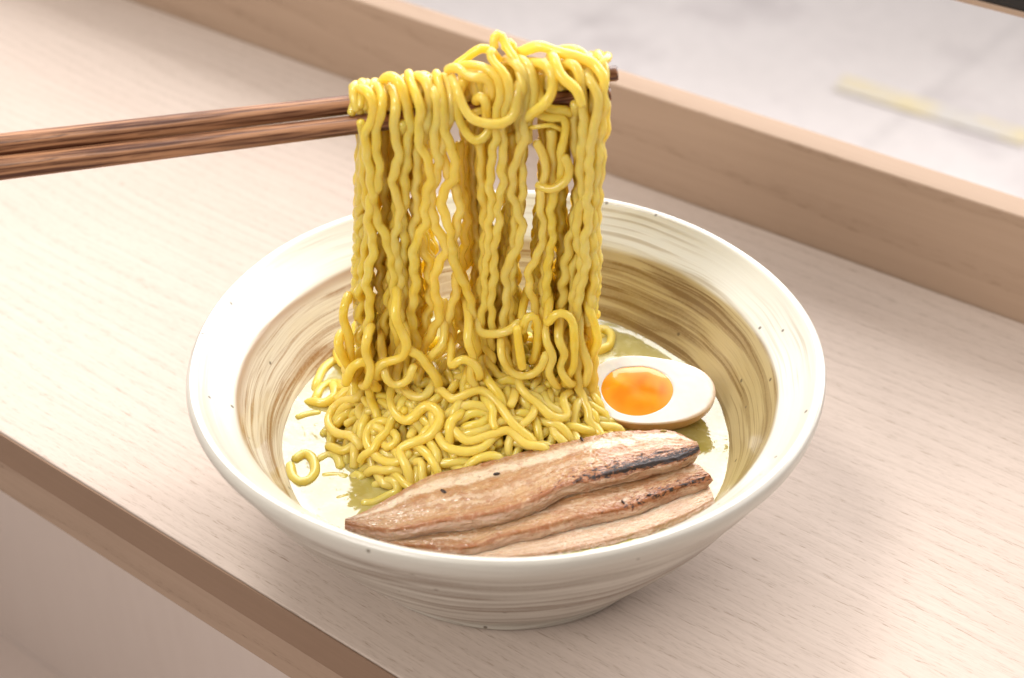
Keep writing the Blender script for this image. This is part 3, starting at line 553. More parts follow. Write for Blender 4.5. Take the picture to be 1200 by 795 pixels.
g = N('pavement')
P = g.coord(); s = g.sep(P)
a = g.noise(P, .9, 4, .55); b = g.noise(P, 3.5, 4, .6); d = g.noise(P, 30, 3, .6)
c = g.mix(g.mapr(a, .3, .7), (.66, .61, .58), (.75, .70, .68))
c = g.mix(g.math('MULTIPLY', g.mapr(b, .54, .70), .5), c, (.46, .41, .405))
sb = g.mapr(g.math('ABSOLUTE', g.math('SUBTRACT', g.math('FRACT', g.math('MULTIPLY', s[0], 1.4)), .5)), .47, .49)
c = g.mix(g.math('MULTIPLY', sb, .14), c, (.34, .31, .30))
c = g.mix(g.math('MULTIPLY', g.mapr(d, .4, .7), .15), c, (.35, .33, .32))
M['pave'] = g.pbr(color=c, rough=.8)
g = N('yellow_road_paint'); a = g.noise(g.coord(), 9, 4, .6)
M['yellow'] = g.pbr(color=g.mix(g.mapr(a, .38, .60), (.72, .62, .38), (.64, .60, .55)), rough=.7)
g = N('black_rubber'); M['black'] = g.pbr(color=(.012, .011, .013), rough=.5)
g = N('tan_edging'); M['tan'] = g.pbr(color=(.42, .30, .22), rough=.7)
g = N('dry_leaf'); M['leaf'] = g.pbr(color=(.50, .30, .09), rough=.7)

# ------------------------------------------------------------------ counter, sill, ground
def bevel_box(name, x0, x1, y0, y1, z0, z1, mat, parent=None, bev=.0008):
    bm = bmesh.new(); bmesh.ops.create_cube(bm, size=1)
    for v in bm.verts:
        v.co = ((x0 + x1) / 2 + v.co.x * (x1 - x0), (y0 + y1) / 2 + v.co.y * (y1 - y0), (z0 + z1) / 2 + v.co.z * (z1 - z0))
    bmesh.ops.bevel(bm, geom=bm.edges[:], offset=bev, segments=3, affect='EDGES', profile=.5)
    me = bpy.data.meshes.new(name); bm.to_mesh(me); bm.free(); me.materials.append(mat)
    o = bpy.data.objects.new(name, me); col.objects.link(o)
    if parent: o.parent = parent
    return o

ctr = tag(empty('counter', (0, 0, 0), ANG), 'pale ash wood window counter that the noodle bowl stands on', 'counter')
bevel_box('counter_top', -1.3, 1.3, -.0863, .2398, -.0176, 0, M['ash'], ctr, .0006)
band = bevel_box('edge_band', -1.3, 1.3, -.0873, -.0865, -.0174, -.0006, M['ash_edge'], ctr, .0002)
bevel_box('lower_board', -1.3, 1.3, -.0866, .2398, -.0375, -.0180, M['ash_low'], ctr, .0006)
sill = tag(empty('window_sill', (0, 0, 0), ANG), 'raised pale wood window sill board running along the back of the counter', 'window sill')
bevel_box('sill_board', -1.3, 1.3, .2404, .2565, -.0375, .0506, M['ash_sill'], sill, .0009)
bevel_box('seal_strip', -1.3, 1.3, .2570, .2620, -.0375, .0440, M['tan'], sill, .0006)

fl = mesh_obj('floor', [(-3, -3, -.74), (3, -3, -.74), (3, .199, -.74), (-3, .199, -.74)], [(0, 1, 2, 3)], M['floor'], smooth=False)
fl.rotation_euler[2] = ANG; tag(fl, kind='structure')
pv = mesh_obj('pavement', [(-30, .20, -.9), (30, .20, -.9), (30, 40, -.9), (-30, 40, -.9)], [(0, 1, 2, 3)], M['pave'], smooth=False)
pv.rotation_euler[2] = ANG; tag(pv, kind='structure')
wl = mesh_obj('wall', [(-3, .20, -.9), (3, .20, -.9), (3, .20, -.0376), (-3, .20, -.0376)], [(0, 1, 2, 3)], M['floor'], smooth=False)
wl.rotation_euler[2] = ANG; tag(wl, kind='structure')

def flat_strip(name, pts, mat, z, th=0.0):
    bm = bmesh.new()
    vs = [bm.verts.new((x, y, z)) for x, y in pts]
    f = bm.faces.new(vs)
    if th:
        r = bmesh.ops.extrude_face_region(bm, geom=[f])
        for v in r['geom']:
            if isinstance(v, bmesh.types.BMVert): v.co.z += th
    bmesh.ops.recalc_face_normals(bm, faces=bm.faces)
    me = bpy.data.meshes.new(name); bm.to_mesh(me); bm.free(); me.materials.append(mat)
    o = bpy.data.objects.new(name, me); col.objects.link(o)
    return o
mk = flat_strip('painted_line', [(.615, 2.215), (.645, 2.275), (.945, 2.035), (.915, 1.985)], M['yellow'], -.896)
tag(mk, kind='structure')
sash = tag(empty('window_sash', (0, 0, 0), ANG), 'black bottom rail of the raised window, cut off at the top right corner', 'window sash')
bevel_box('rail', -1.3, 1.3, .2700, .3000, .1272, .1660, M['black'], sash, .001)
bevel_box('weather_strip', -1.3, 1.3, .2700, .2980, .1245, .1270, M['tan'], sash, .0004)


# ------------------------------------------------------------------ bowl
def lathe(prof, name, mat, parent=None, n=256, wob=1.0, seed=0.0):
    V = []; F = []
    for i, (r, z) in enumerate(prof):
        for k in range(n):
            a = 2 * PI * k / n
            d = noise.noise(Vector((math.cos(a) * 1.1 + seed, math.sin(a) * 1.1, z * 12))) * .0010 * wob
            d += noise.noise(Vector((math.cos(a) * 2.6 + seed, math.sin(a) * 2.6, z * 70 + 5))) * .0007 * wob
            dz = noise.noise(Vector((math.cos(a) * 1.2, math.sin(a) * 1.2, 3.3))) * .0008 * min(1, z / .03)
            V.append(((r + d * min(1, r / .05)) * math.cos(a), (r + d * min(1, r / .05)) * math.sin(a), z + dz))
    for i in range(len(prof) - 1):
        for k in range(n):
            F.append((i * n + k, (i + 1) * n + k, (i + 1) * n + (k + 1) % n, i * n + (k + 1) % n))
    if prof[-1][0] < .004:
        F.append(tuple((len(prof) - 1) * n + k for k in range(n)))
    return mesh_obj(name, V, F, mat, parent)

def smooth_prof(p, sub=6):
    out = []
    for i in range(len(p) - 1):
        p0 = p[max(i - 1, 0)]; p1 = p[i]; p2 = p[i + 1]; p3 = p[min(i + 2, len(p) - 1)]
        for j in range(sub):
            t = j / sub
            out.append(tuple(.5 * ((2 * p1[k]) + (-p0[k] + p2[k]) * t + (2 * p0[k] - 5 * p1[k] + 4 * p2[k] - p3[k]) * t * t + (-p0[k] + 3 * p1[k] - 3 * p2[k] + p3[k]) * t ** 3) for k in (0, 1)))
    out.append(p[-1]); return out

bowl = tag(empty('noodle_bowl', (0, 0, 0)), 'large handmade off white ceramic bowl with brown brushed rings, holding broth and noodles', 'bowl')
outer = [(.0578, .0022), (.0590, .0003), (.0612, .0010), (.0625, .0045), (.0690, .0112), (.0770, .0213), (.0860, .0335), (.0943, .0463), (.1015, .0585), (.1050, .0655), (.1072, .0685), (.1092, .0718), (.1100, .0750), (.1096, .0772), (.1084, .0783)]
inner = [(.1084, .0783), (.1066, .0778), (.1050, .0758), (.1030, .0733), (.0995, .0698), (.0962, .0668), (.0947, .0652), (.0936, .0636), (.0920, .0606), (.0890, .0545), (.0850, .0470), (.0797, .0387), (.0720, .0300), (.0600, .0200), (.0400, .0130), (.0200, .0110), (.0030, .0105)]
lathe(smooth_prof(outer), 'outer_wall', M['out'], bowl)
lathe(smooth_prof(inner, 8), 'inner_wall', M['in'], bowl)
lathe([(.0578, .0022), (.0540, .0030), (.0520, .0060), (.0300, .0065), (.0030, .0065)], 'foot_ring', M['out'], bowl, wob=0)

# broth
V = [(0, 0, 0)]; F = []; n = 160; rings = 60
for i in range(1, rings + 1):
    r = .0818 * i / rings
    for k in range(n):
        a = 2 * PI * k / n; x, y = r * math.cos(a), r * math.sin(a)
        z = noise.noise(Vector((x * 90, y * 90, 2))) * .00035
        if i > rings - 3: z += .0004 * (i - rings + 3)
        V.append((x, y, z))
for k in range(n): F.append((0, 1 + k, 1 + (k + 1) % n))
for i in range(rings - 1):
    for k in range(n):
        F.append((1 + i * n + k, 1 + (i + 1) * n + k, 1 + (i + 1) * n + (k + 1) % n, 1 + i * n + (k + 1) % n))
br = mesh_obj('broth', V, F, M['broth']); br.location = (0, 0, .0388)
tag(br, 'glossy cloudy olive yellow broth filling the lower part of the bowl', 'broth')

# ------------------------------------------------------------------ chopsticks
ST = [[Vector([c / 1000 for c in p]) for p in s] for s in D['sticks']]
def stick(a, b, ra, rb, label):
    d = (b - a); L = d.length; ext = .05
    x = d.normalized(); o = empty('chopstick', b)
    y = Vector((0, 0, 1)).cross(x).normalized(); z = x.cross(y)
    o.rotation_mode = 'QUATERNION'; o.rotation_quaternion = Matrix((x, y, z)).transposed().to_quaternion()
    V = []; F = []; m = 24; k = 60
    for i in range(k + 1):
        t = i / k; X = -(L + ext) + (L + ext) * t
        R = ra + (rb - ra) * ((X + L) / L)
        if i == k: X = 0.0; R *= .80
        if i == k - 1: X = -.0006; R *= .97
        e = 3.6 - 1.2 * t              # squared handle, rounder tip
        for j in range(m):
            a_ = 2 * PI * j / m + PI / 12; c_, s_ = math.cos(a_), math.sin(a_)
            q = (abs(c_) ** e + abs(s_) ** e) ** (-1 / e)
            V.append((X, R * q * c_, R * q * s_))
    for i in range(k):
        for j in range(m):
            F.append((i * m + j, i * m + (j + 1) % m, (i + 1) * m + (j + 1) % m, (i + 1) * m + j))
    F.append(tuple(range(m))[::-1]); F.append(tuple(k * m + j for j in range(m)))
    s = mesh_obj('shaft', V, F, M['stick'], o); fix_normals(s)
    return tag(o, label, 'chopstick', 'pair of chopsticks lifting the noodles')
stick(ST[0][0], ST[0][1], .0036, .00240, 'upper dark brown wooden chopstick, its tip sticking out furthest right of the noodles')
stick(ST[1][0], ST[1][1], .0036, .00235, 'lower dark brown wooden chopstick, nearer one, with its tip almost hidden by noodles')

# ------------------------------------------------------------------ noodles
RN = .00156
def resample(pts, step=.0011):
    pts = [Vector(p) for p in pts]
    out = []
    for i in range(len(pts) - 1):
        p0 = pts[max(i - 1, 0)]; p1 = pts[i]; p2 = pts[i + 1]; p3 = pts[min(i + 2, len(pts) - 1)]
        n = max(1, int((p2 - p1).length / step))
        for j in range(n):
            t = j / n
            out.append(.5 * ((2 * p1) + (p2 - p0) * t + (2 * p0 - 5 * p1 + 4 * p2 - p3) * t * t + (3 * p1 - p0 - 3 * p2 + p3) * t ** 3))
    out.append(pts[-1]); return out

def tube(name, P, rad, seed, mat):
    m = 12; V = []; F = []
    n = len(P)
    T = [(P[min(i + 1, n - 1)] - P[max(i - 1, 0)]).normalized() for i in range(n)]
    up = Vector((0, 0, 1)) if abs(T[0].z) < .9 else Vector((0, 1, 0))
    nx = T[0].cross(up).normalized()
    rows = []
    for i in range(n):
        nx = (nx - T[i] * nx.dot(T[i])).normalized(); ny = T[i].cross(nx)
        r = rad * (1 + .15 * noise.noise(P[i] * 110 + Vector((seed * 3.1, 0, 0))) + .05 * noise.noise(P[i] * 420 + Vector((0, seed, 0))))
        fl = 1 + .10 * noise.noise(P[i] * 70 + Vector((0, 0, seed)))
        rows.append((P[i], nx.copy(), ny, r, fl))
    ext = []
    p, a, b, r, fl = rows[0]
    for q in (.97, .72, .38): ext.append((p - T[0] * r * q * .75, a, b, r * math.sqrt(1 - q * q), fl))
    ext += rows
    p, a, b, r, fl = rows[-1]
    for q in (.38, .72, .97): ext.append((p + T[-1] * r * q * .75, a, b, r * math.sqrt(1 - q * q), fl))
    for (p, a, b, r, fl) in ext:
        for j in range(m):
            w = 2 * PI * j / m
            V.append(p + a * (r * fl * math.cos(w)) + b * (r / fl * math.sin(w)))
    k = len(ext)
    for i in range(k - 1):
        for j in range(m):
            F.append((i * m + j, i * m + (j + 1) % m, (i + 1) * m + (j + 1) % m, (i + 1) * m + j))
    F.append(tuple(range(m))[::-1]); F.append(tuple((k - 1) * m + j for j in range(m)))
    o = P[0].copy()
    ob = mesh_obj(name, [v - o for v in V], F, mat); ob.location = o
    return ob

def H(x, y):
    e = 1 - ((x + .010) / .060) ** 2 - ((y - .008) / .050) ** 2
    return .0345 + .0310 * max(e, -.4)
def slope_z(x, y, k): return H(x, y) + k
def walk(x, y, a, length, rng, lift=0.0, rad=.0075, zoff=0.0):
    """a curly path wandering over the mound: arcs of alternating bend"""
    pts = []; s = 0; step = .002; k = rng.choice((-1, 1)) / rad; left = rng.uniform(.5, 1.6) * rad
    ph = rng.uniform(0, 6)
    while s < length:
        zz = H(x, y) + zoff + .0012 * math.sin(s * 420 + ph)
        pts.append(Vector((x, y, zz)))
        e = ((x + .010) / .058) ** 2 + ((y - .008) / .046) ** 2
        if e > .9:
            ta = math.atan2(.008 - y, -.010 - x); da = (ta - a + PI) % (2 * PI) - PI
            a += .35 * (1 if da > 0 else -1)
        a += k * step
        x += math.cos(a) * step; y += math.sin(a) * step; s += step; left -= step
        if left <= 0:
            k = -math.copysign(1, k) / (rad * rng.uniform(.7, 2.2)); left = rng.uniform(.7, 2.3) * rad
    return pts

S = []   # strands: dict(P, tag, kind)
rng = random.Random(5)
# authored front strands
for i, f in enumerate(D['fr']):
    P = [Vector([c / 1000 for c in p]) for p in f['p']]
    if f.get('low') and f['tag'] != 'stub':      # ends tuck back between the hanging strands
        a_, b_ = P[0], P[-1]
        P = ([a_ + Vector((0, .009, -.004)), a_ + Vector((.001, .005, .001))] if a_.x < -.043 else [a_ + Vector((rng.uniform(-.002, .002), .013, .009)), a_ + Vector((rng.uniform(-.001, .001), .006, .005))]) + P
        P += [b_ + Vector((rng.uniform(-.002, .002), .004, -.004)), b_ + Vector((rng.uniform(-.003, .003), .009, -.007))]
    elif P[-1].z < .085 and f['tag'] != 'stub':                      # ends in the pile: let it curl on
        l = P[-1]
        tail = walk(l.x + rng.uniform(-.002, .002), l.y - .003, rng.uniform(-2.6, -.5), rng.uniform(.015, .035), rng, zoff=.0018)
        P += [l.lerp(tail[0], .5) + Vector((rng.uniform(-.001, .001), -.001, 0))] + tail[::2]
    if not f.get('low') and len(P) > 15:
        Q = resample(P, .0016); q0 = rng.uniform(0, 6); lam = rng.uniform(.0075, .0095); acc = 0
        for k in range(1, len(Q)):
            acc += (Q[k] - Q[k - 1]).length
            A = .0009 * min(1, max(0, (acc - .012) / .02))
            Q[k] = Q[k] + Vector((A * math.sin(2 * PI * acc / lam + q0), A * .8 * math.cos(2 * PI * acc / lam + q0 * 2), 0))
        P = Q
    S.append(dict(P=P, tag=f['tag'], kind='low' if f.get('low') else 'front'))
# lanes, in layers
def lane_path(ctrl, dy, jit, seed, ztop, amp=1.0):
    r = random.Random(seed)
    ctrl = [Vector([c / 1000 for c in p]) for p in ctrl]
    zs = [c.z for c in ctrl]; xs = [c.x for c in ctrl]
    jx = r.uniform(-jit, jit); jx2 = r.uniform(-jit, jit)
    ph = xs[3] * 230 + dy * 300 + r.uniform(-.35, .35); lam = r.uniform(.0086, .0092)
    P = []
    z = ztop; zb = zs[-1] - .002 - r.uniform(0, .010)
    while z > zb:
        t = (ztop - z) / (ztop - zb)
        x = float(np.interp(-z, [-q for q in zs], xs))
        A = amp * (.0004 + .0010 * min(1, t * 1.6) + .0012 * max(0, t - .55)) * (1 + .8 * noise.noise(Vector((seed * 1.7, z * 60, 0))))
        x += jx * (1 - t) + jx2 * t + A * math.sin(2 * PI * z / lam + ph)
        y = .008 + dy + A * .8 * math.cos(2 * PI * z / lam * .93 + ph * 1.3)
        x += .0022 * noise.noise(Vector((xs[3] * 90, z * 28, dy * 60 + 4))) * min(1, t * 2)
        P.append(Vector((x, y, z))); z -= .0016
    return P
xr = lambda x: (x - ST[0][0].x) / (ST[0][1].x - ST[0][0].x)
def stick_z(x): t = xr(x); return ST[0][0].z + (ST[0][1].z - ST[0][0].z) * t
seed = 100
LAY = [(-.0030, .0010, .9), (.0035, .0012, .9), (.0075, .0014, 1.0), (.0120, .0016, 1.0), (.0165, .0018, 1.1), (.0005, .0022, 1.0)]
for li, (dy, jit, amp) in enumerate(LAY):
    for c in D['lanes']:
        seed += 1
        if li == 4 and seed % 3 == 0: continue
        if li == 0 and seed % 3: continue
        if li == 5 and seed % 2: continue
        x0 = c[0][0] / 1000
        if li in (0, 5):
            zt = stick_z(x0) - (.004 if li == 0 else .007) - (.010 if 4 < D['lanes'].index(c) < 18 else 0)
        else: zt = stick_z(x0) + (.0015 if li > 1 else -.009)
        P = lane_path(c, dy, jit, seed, zt, amp)
        if 2 <= li < 5:                         # comes over the sticks from the front
            x = P[0].x
            top = [Vector((x + rng.uniform(-.001, .001), T_ , stick_z(x) + h)) for T_, h in ((.0065, .0005), (.0085, .0040), (.0120, .0056), (.0160, .0042))]
            P = top + P[1:]
        l = P[-1]
        tail = walk(l.x, l.y + (-.003 if li < 2 or li == 5 else .002), rng.uniform(-2.8, -.3) if li < 2 or li == 5 else rng.uniform(.3, 2.8), rng.uniform(.012, .030), rng, zoff=.0010)
        P += tail[::2]
        S.append(dict(P=P, tag=None, kind='hang'))
# pile: authored curls
for f in D['pile']:
    P = [Vector([c / 1000 for c in p]) for p in f['p']]
    if not f['tag']:
        for e in (0, -1):                    # loose ends dip under the pile
            p = P[e]; q = P[1 if e == 0 else -2]; d = (p - q).normalized() * .004
            ex = p + d + Vector((0, 0, -.0035))
            if e == 0: P.insert(0, ex)
            else: P.append(ex)
    S.append(dict(P=P, tag=f['tag'], kind='pile'))
# pile: filling curls
for i in range(84):
    r_ = math.sqrt(rng.random()); a = rng.uniform(0, 2 * PI)
    x = -.010 + .054 * r_ * math.cos(a); y = .008 + .043 * r_ * math.sin(a)
    S.append(dict(P=walk(x, y, rng.uniform(0, 6.28), rng.uniform(.045, .080), rng, rad=rng.uniform(.0045, .0085), zoff=rng.choice((.0004, -.0010, -.0025, -.0040))), tag=None, kind='fill'))

# relax: strands push each other apart
for s in S: s['R'] = resample(s['P'], .0014)
def in_pork(p): return None
for it in range(9):
    allp = []; own = []
    for si, s in enumerate(S):
        for pi, p in enumerate(s['R']): allp.append(p); own.append((si, pi))
    kd = kdtree.KDTree(len(allp))
    for i, p in enumerate(allp): kd.insert(p, i)
    kd.balance()
    dmin = 2 * RN * .86
    mv = [Vector((0, 0, 0)) for _ in allp]
    for i, p in enumerate(allp):
        si, pi = own[i]
        for q, j, d in kd.find_range(p, dmin):
            if j == i: continue
            sj, pj = own[j]
            if si == sj and abs(pi - pj) < 5: continue
            v = (p - q)
            if p.z > .075 and d > dmin * .55: continue      # lifted strands cling together
            if d < 1e-6: v = Vector((0, 0, 1)); d = 1e-6
            w = .12 if S[si]['kind'] == 'front' else .30 if S[si]['tag'] is None else .1
            mv[i] += v / d * (dmin - d) * w
    i = 0
    for s in S:
        R = s['R']; n_ = len(R)
        mm = mv[i:i + n_]; i += n_
        for _ in range(4):                  # smooth the push, not the noodle, so it keeps its curls
            mm = [mm[k] * .4 + (mm[max(k - 1, 0)] + mm[min(k + 1, n_ - 1)]) * .3 for k in range(n_)]
        for k in range(n_):
            m = mm[k]
            if m.length > .0010: m = m.normalized() * .0010
            R[k] = R[k] + m
        # keep off the sticks
        for k, p in enumerate(R):
            if p.z > .13:
                for (a, b) in ST:
                    t = max(0, min(1, (p - a).dot(b - a) / (b - a).length_squared)); c = a.lerp(b, t); d = (p - c).length
                    lim = .0027 + RN * .9
                    if d < lim: R[k] = c + (p - c) / max(d, 1e-6) * lim
        R[1:-1] = [R[k] * .9 + (R[k - 1] + R[k + 1]) * .05 for k in range(1, len(R) - 1)]

def pork_clear(p):
    return p
TAGS = {
 'stub': 'cut noodle end hanging short in front of the lower right part of the bundle',
 'uloop': 'long noodle slung in a wide U loop across the front of the chopsticks',
 'hook': 'short noodle end bent like a hook inside the U loop below the chopsticks',
 'hookend': 'tiny noodle stub poking out beside the hooked noodle end under the chopsticks',
 'toploop': 'noodle forming the topmost narrow loop above the chopsticks, then hanging down the middle',
 'peak': 'short noodle bump just right of the topmost loop above the chopsticks',
 'hump': 'noodle arching as a rounded hump just left of the topmost loop',
 'fold': 'noodle folded over below the topmost loop and dropping straight down the middle of the bundle',
 'cross': 'noodle lying sideways across the heap on top of the chopsticks, left of the topmost loop',
 'vloop': 'noodle hanging in a V shaped loop right below the wide U loop',
 'dloop': 'noodle bulging in a D shaped loop right of the wide U loop, over the chopsticks',
 'bridge': 'noodle running along the top of the bundle to its right end near the chopstick tip',
 'flap': 'thick noodle end drooping diagonally in front of the chopsticks near their tips',
 'flaptwin': 'noodle pressed against the underside of the drooping end near the chopstick tips',
 'curl': 'noodle curled sideways just under the chopsticks, beneath the drooping noodle end',
 'thread': 'thin short noodle stretched sideways below the chopsticks in the right half of the bundle',
 'link': 'noodle linking two hanging strands in a shallow sideways curve at the right of the bundle',
 'edge': 'leftmost noodle looped over the upper chopstick and hanging down the left edge',
 'ring': 'noodle bent into a small ring floating at the far left of the broth',
 'bit': 'short bent noodle piece floating just right of the small noodle ring',
 'oval': 'oval noodle piece half sunk in the broth below the bent floating piece',
 'nub': 'short upright noodle nub in the broth right of the half sunk oval piece',
 'seed': 'smallest noodle piece, alone in the white reflection near the pork tip',
 'cap': 'noodle end poking out of the broth above the small ring, at the left wall',
}
for i, s in enumerate(S):
    P = resample(s['R'], .0011)
    z0 = {'thread': .55, 'hookend': .9}.get(s['tag'], 1.0)
    if s['kind'] == 'pile': z0 *= 1.08
    r = RN * z0 * (1 + .08 * math.sin(i * 12.9))
    o = tube('noodle', P, r, i * .37, M['noodle'])
    if s['tag'] == 'hook' and s['kind'] == 'pile':
        tag(o, 'noodle curled like a hook beside the left tip of the top pork slice', 'noodle', 'noodles lying in the broth')
    elif s['tag']:
        tag(o, TAGS[s['tag']], 'noodle', 'noodles lifted by the chopsticks' if s['kind'] in ('front', 'low') else 'noodles lying in the broth')
    elif s['kind'] in ('front', 'hang'):
        tag(o, 'wavy yellow noodle strand hanging in the bundle lifted by the chopsticks', 'noodle', 'noodles hanging from the chopsticks')
    else:
        tag(o, 'curly yellow noodle lying tangled in the heap in the broth', 'noodle', 'noodles heaped in the broth')

# ------------------------------------------------------------------ pork
def polysamp(pts, n):
    P = resample([[c / 1000 for c in p] for p in pts], .0012)
    L = [0]
    for i in range(1, len(P)): L.append(L[-1] + (P[i] - P[i - 1]).length)
    out = []; j = 0
    for k in range(n):
        t = L[-1] * k / (n - 1)
        while j < len(P) - 2 and L[j + 1] < t: j += 1
        out.append(P[j].lerp(P[j + 1], min(1, (t - L[j]) / max(1e-9, L[j + 1] - L[j]))))
    return out
def slice_(d, mat, label, seed):
    n = 330; nt = 64; ns = 22
    far = polysamp(d['far'], n); near = polysamp(d['near'], n); th = d['th']
    V = []; UV = []; F = []
    for i in range(n):
        s = i / (n - 1); a = far[i]; b = near[i]
        tap = min(1, (min(s * 1.0, (1 - s) * 2.5) * 14 + .45))
        T = th * tap * (1 + .18 * noise.noise(Vector((s * 5, seed, 0))))
        row = []
        out = (b - a); out.z = 0; out = out.normalized() if out.length > 1e-5 else Vector((0, -1, 0))
        for k in range(4):                       # back side, from the bottom up
            q = k / 4; row.append((a + Vector((0, 0, -T * (1 - q))) - out * .0002, (s, -.3 * (1 - q))))
        for k in range(nt + 1):
            q = k / nt; p = a.lerp(b, q)
            rr = .0007
            dd = (b - a).length
            e = min(q, 1 - q) * dd
            if e < rr: p = p + Vector((0, 0, -(rr - math.sqrt(max(0, rr * rr - (rr - e) ** 2)))))
            p = p + Vector((0, 0, .0005 * math.sin(q * PI) + .0006 * noise.noise(Vector((s * 7, q * 3, seed))) + .00028 * noise.noise(Vector((s * 45, q * 22, seed))) + .00022 * noise.noise(Vector((s * 130, q * 60, seed)))))
            row.append((p, (s, q)))
        for k in range(1, ns + 1):
            q = k / ns
            p = b + Vector((0, 0, -.0007 - (T - .0007) * q)) + out * (.0009 * math.sin(min(1, q * 1.2) * PI) + .0007 * noise.noise(Vector((s * 14, q * 2, seed + 4))) + .0004 * noise.noise(Vector((s * 60, q * 6, seed + 4))) + .0002 * noise.noise(Vector((s * 150, q * 16, seed + 4))))
            row.append((p, (s, 1 + .5 * q)))
        for p, u in row: V.append(p); UV.append(u)
    m = len(row)
    for i in range(n - 1):
        for j in range(m - 1): F.append((i * m + j, (i + 1) * m + j, (i + 1) * m + j + 1, i * m + j + 1))
    F.append(tuple(range(m))[::-1]); F.append(tuple((n - 1) * m + j for j in range(m)))
    for i in range(n - 1): F.append((i * m, i * m + m - 1, (i + 1) * m + m - 1, (i + 1) * m))
    o = mesh_obj('pork_slice', V, F, mat, uv=UV); fix_normals(o)
    tag(o, label, 'pork slice', 'roast pork slices in the bowl')
    return o, V, m
p1, V1, m1 = slice_(D['pork'][0], M['pork1'], 'topmost seared pork belly slice with a charred black edge at its right end', 1.0)
p2, V2, m2 = slice_(D['pork'][1], M['pork2'], 'middle pork slice, thick and browned, half covered by the charred top slice', 2.0)
p3, V3, m3 = slice_(D['pork'][2], M['pork3'], 'lowest pork slice, thin strip half sunk in broth against the near rim', 3.0)
def fleck(parent, base, mat, size, name):
    rg = random.Random(int(base.x * 1e6)); V = []; F = []
    bm = bmesh.new(); bmesh.ops.create_icosphere(bm, subdivisions=2, radius=1)
    a = rg.uniform(0, 3)
    for v in bm.verts:
        c = v.co * (1 + .35 * noise.noise(v.co * 2 + base * 900))
        x = c.x * size[0]; y = c.y * size[1]
        v.co = (x * math.cos(a) - y * math.sin(a), x * math.sin(a) + y * math.cos(a), c.z * size[2])
    me = bpy.data.meshes.new(name); bm.to_mesh(me); bm.free(); me.materials.append(mat)
    o = bpy.data.objects.new(name, me); col.objects.link(o); o.location = base; o.parent = parent
for (i, k) in ((140, 22), (222, 4), (296, 7), (92, 30)):
    fleck(p1, V1[i * m1 + 4 + k] + Vector((0, 0, .0003)), M['fleck'] if k != 7 else M['herb'], (.0012, .0005, .0005), 'pepper_fleck')
for (i, k) in ((236, 56), (262, 60)):
    fleck(p2, V2[i * m2 + 4 + k] + Vector((0, 0, .0003)), M['fleck'], (.0010, .0004, .0004), 'pepper_fleck')

# ------------------------------------------------------------------ egg
E = D['egg']; c0 = Vector([c / 1000 for c in E['c']]); nrm = Vector(E['n'])
def close_samp(pts, n):
    P = [Vector([c / 1000 for c in p]) for p in pts]; k = len(P); out = []
    for i in range(k):
        p0, p1_, p2_, p3_ = P[i - 1], P[i], P[(i + 1) % k], P[(i + 2) % k]
        for j in range(8):
            t = j / 8
            out.append(.5 * ((2 * p1_) + (p2_ - p0) * t + (2 * p0 - 5 * p1_ + 4 * p2_ - p3_) * t * t + (3 * p1_ - p0 - 3 * p2_ + p3_) * t ** 3))
    return out
egg = tag(empty('boiled_egg_half', c0), 'halved marinated soft boiled egg with orange yolk, cut side up beside the noodles', 'egg')
O = [p - c0 for p in close_samp(E['o'], 0)]; Y = [p - c0 for p in close_samp(E['y'], 0)]
yc = sum(Y, Vector()) / len(Y); oc = sum(O, Vector()) / len(O)
m = len(O)
# cut face with a shallow cup for the yolk
V = []; F = []; UV = []
# match yolk outline by angle
def at_angle(poly, ctr, dirv):
    best = max(poly, key=lambda p: (p - ctr).normalized().dot(dirv)); return best
inn = [at_angle(Y, yc, (p - yc).normalized()) for p in O]
rows = 26
for i in range(rows + 1):
    q = i / rows
    for k in range(m):
        UV.append((q, 0))
        p = inn[k].lerp(O[k], q)
        if q > .9: p = p + nrm * (-.0009 * ((q - .9) / .1) ** 2)
        p = p + nrm * (.00012 * noise.noise(p * 160) + .00004 * noise.noise(p * 500))
        if q < .06: p = p - nrm * .0004 * (1 - q / .06)
        V.append(p)
for i in range(rows):
    for k in range(m): F.append((i * m + k, i * m + (k + 1) % m, (i + 1) * m + (k + 1) % m, (i + 1) * m + k))
ew = mesh_obj('egg_white', V, F, M['eggw'], egg, uv=UV); fix_normals(ew)
V = []; F = []; rows = 20
for i in range(rows + 1):
    a = i / rows * PI / 2
    for k in range(m):
        p = oc + (O[k] - oc) * (math.cos(a) ** .8 * 1.0 + .060 * math.sin(2 * a)) - nrm * (.0009 + .0175 * math.sin(a))
        V.append(p)
for i in range(rows):
    for k in range(m): F.append((i * m + k, i * m + (k + 1) % m, (i + 1) * m + (k + 1) % m, (i + 1) * m + k))
es = mesh_obj('egg_skin', V, F, M['eggs'], egg); fix_normals(es)
V = []; UV = []; F = []; rows = 22; k2 = len(Y)
for i in range(rows + 1):
    q = i / rows
    for k in range(k2):
        p = yc + (Y[k] - yc) * (q * 1.03)
        p = p + nrm * (.0019 * (1 - q ** 2.5) - .0004 + .0006 * noise.noise(p * 150) * (1 - q * q))
        V.append(p); UV.append((q, k / k2))
for i in range(rows):
    for k in range(k2): F.append((i * k2 + k, (i + 1) * k2 + k, (i + 1) * k2 + (k + 1) % k2, i * k2 + (k + 1) % k2))
mesh_obj('yolk', V, F, M['yolk'], egg, uv=UV)

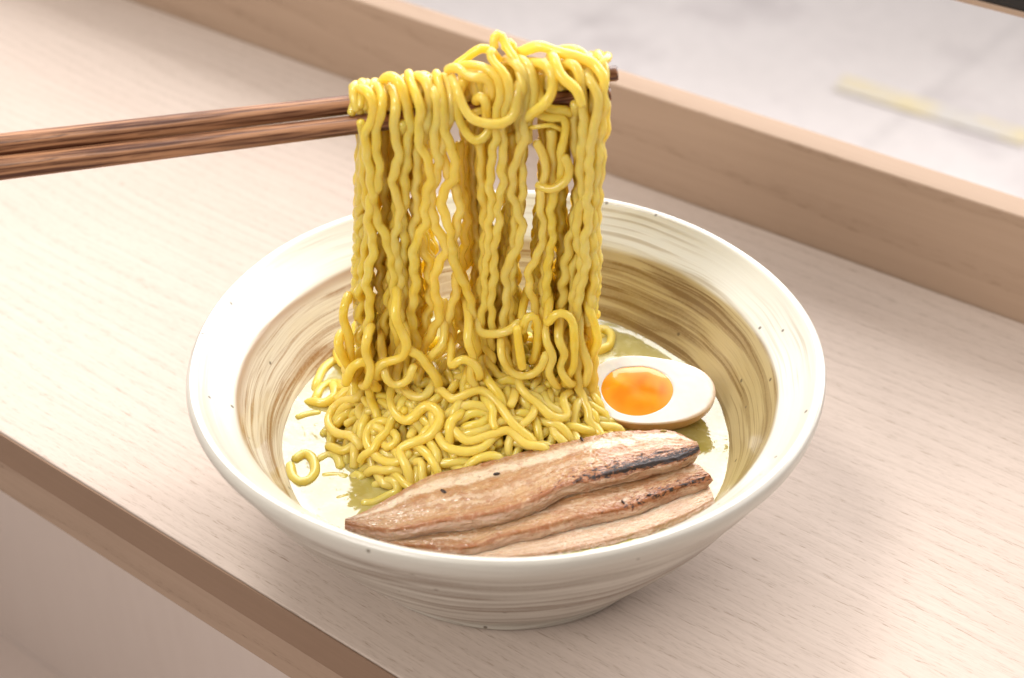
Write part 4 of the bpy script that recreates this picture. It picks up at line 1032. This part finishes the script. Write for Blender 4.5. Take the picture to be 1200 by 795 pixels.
# ------------------------------------------------------------------ light
w = bpy.data.worlds.new('World'); sc.world = w; w.use_nodes = True
nt = w.node_tree; nt.nodes.clear()
out = nt.nodes.new('ShaderNodeOutputWorld'); bg = nt.nodes.new('ShaderNodeBackground')
tc = nt.nodes.new('ShaderNodeTexCoord')
dp = nt.nodes.new('ShaderNodeVectorMath'); dp.operation = 'DOT_PRODUCT'
nt.links.new(tc.outputs['Generated'], dp.inputs[0]); dp.inputs[1].default_value = (math.sin(-ANG), math.cos(ANG), .15)
cr = nt.nodes.new('ShaderNodeValToRGB'); nt.links.new(dp.outputs['Value'], cr.inputs[0])
cr.color_ramp.elements[0].position = 0.0; cr.color_ramp.elements[0].color = (.27, .235, .21, 1)
cr.color_ramp.elements[1].position = .55; cr.color_ramp.elements[1].color = (1.5, 1.46, 1.48, 1)
nt.links.new(cr.outputs[0], bg.inputs[0]); bg.inputs[1].default_value = 1.12
nt.links.new(bg.outputs[0], out.inputs[0])

def area(name, loc, target, sx, sy, power, color):
    l = bpy.data.lights.new(name, 'AREA'); l.shape = 'RECTANGLE'; l.size = sx; l.size_y = sy; l.energy = power; l.color = color
    o = bpy.data.objects.new(name, l); col.objects.link(o); o.location = loc
    o.rotation_euler = (Vector(target) - Vector(loc)).to_track_quat('-Z', 'Z').to_euler()
    return o
R2 = lambda x, y, z: Vector((x * math.cos(ANG) - y * math.sin(ANG), x * math.sin(ANG) + y * math.cos(ANG), z))
area('window_light', R2(-.20, 1.45, 1.02), R2(0, 0, .0), 2.7, 1.45, 70, (1.0, .98, .97))
area('room_light', R2(-.10, -1.1, .9), R2(0, 0, .0), .55, .5, 11.0, (1.0, .95, .90))
area('ceiling_light', R2(-.35, -.15, 1.15), R2(0, 0, 0), .28, .28, 6.0, (1.0, .97, .93))

# ------------------------------------------------------------------ camera
cam = bpy.data.cameras.new('camera'); co = bpy.data.objects.new('camera', cam); col.objects.link(co)
Cc, Mm, Ff = D['cam']
mt = Matrix([Mm[0] + [Cc[0]], Mm[1] + [Cc[1]], Mm[2] + [Cc[2]], [0, 0, 0, 1]])
co.matrix_world = mt
cam.sensor_width = 36; cam.lens = 36 * Ff / 1200; cam.clip_start = .01; cam.clip_end = 200
cam.dof.use_dof = True; cam.dof.focus_distance = .535; cam.dof.aperture_fstop = 9.5
sc.camera = co
sc.view_settings.view_transform = 'Standard'; sc.view_settings.look = 'None'; sc.view_settings.exposure = 0
sc.cycles.use_denoising = True
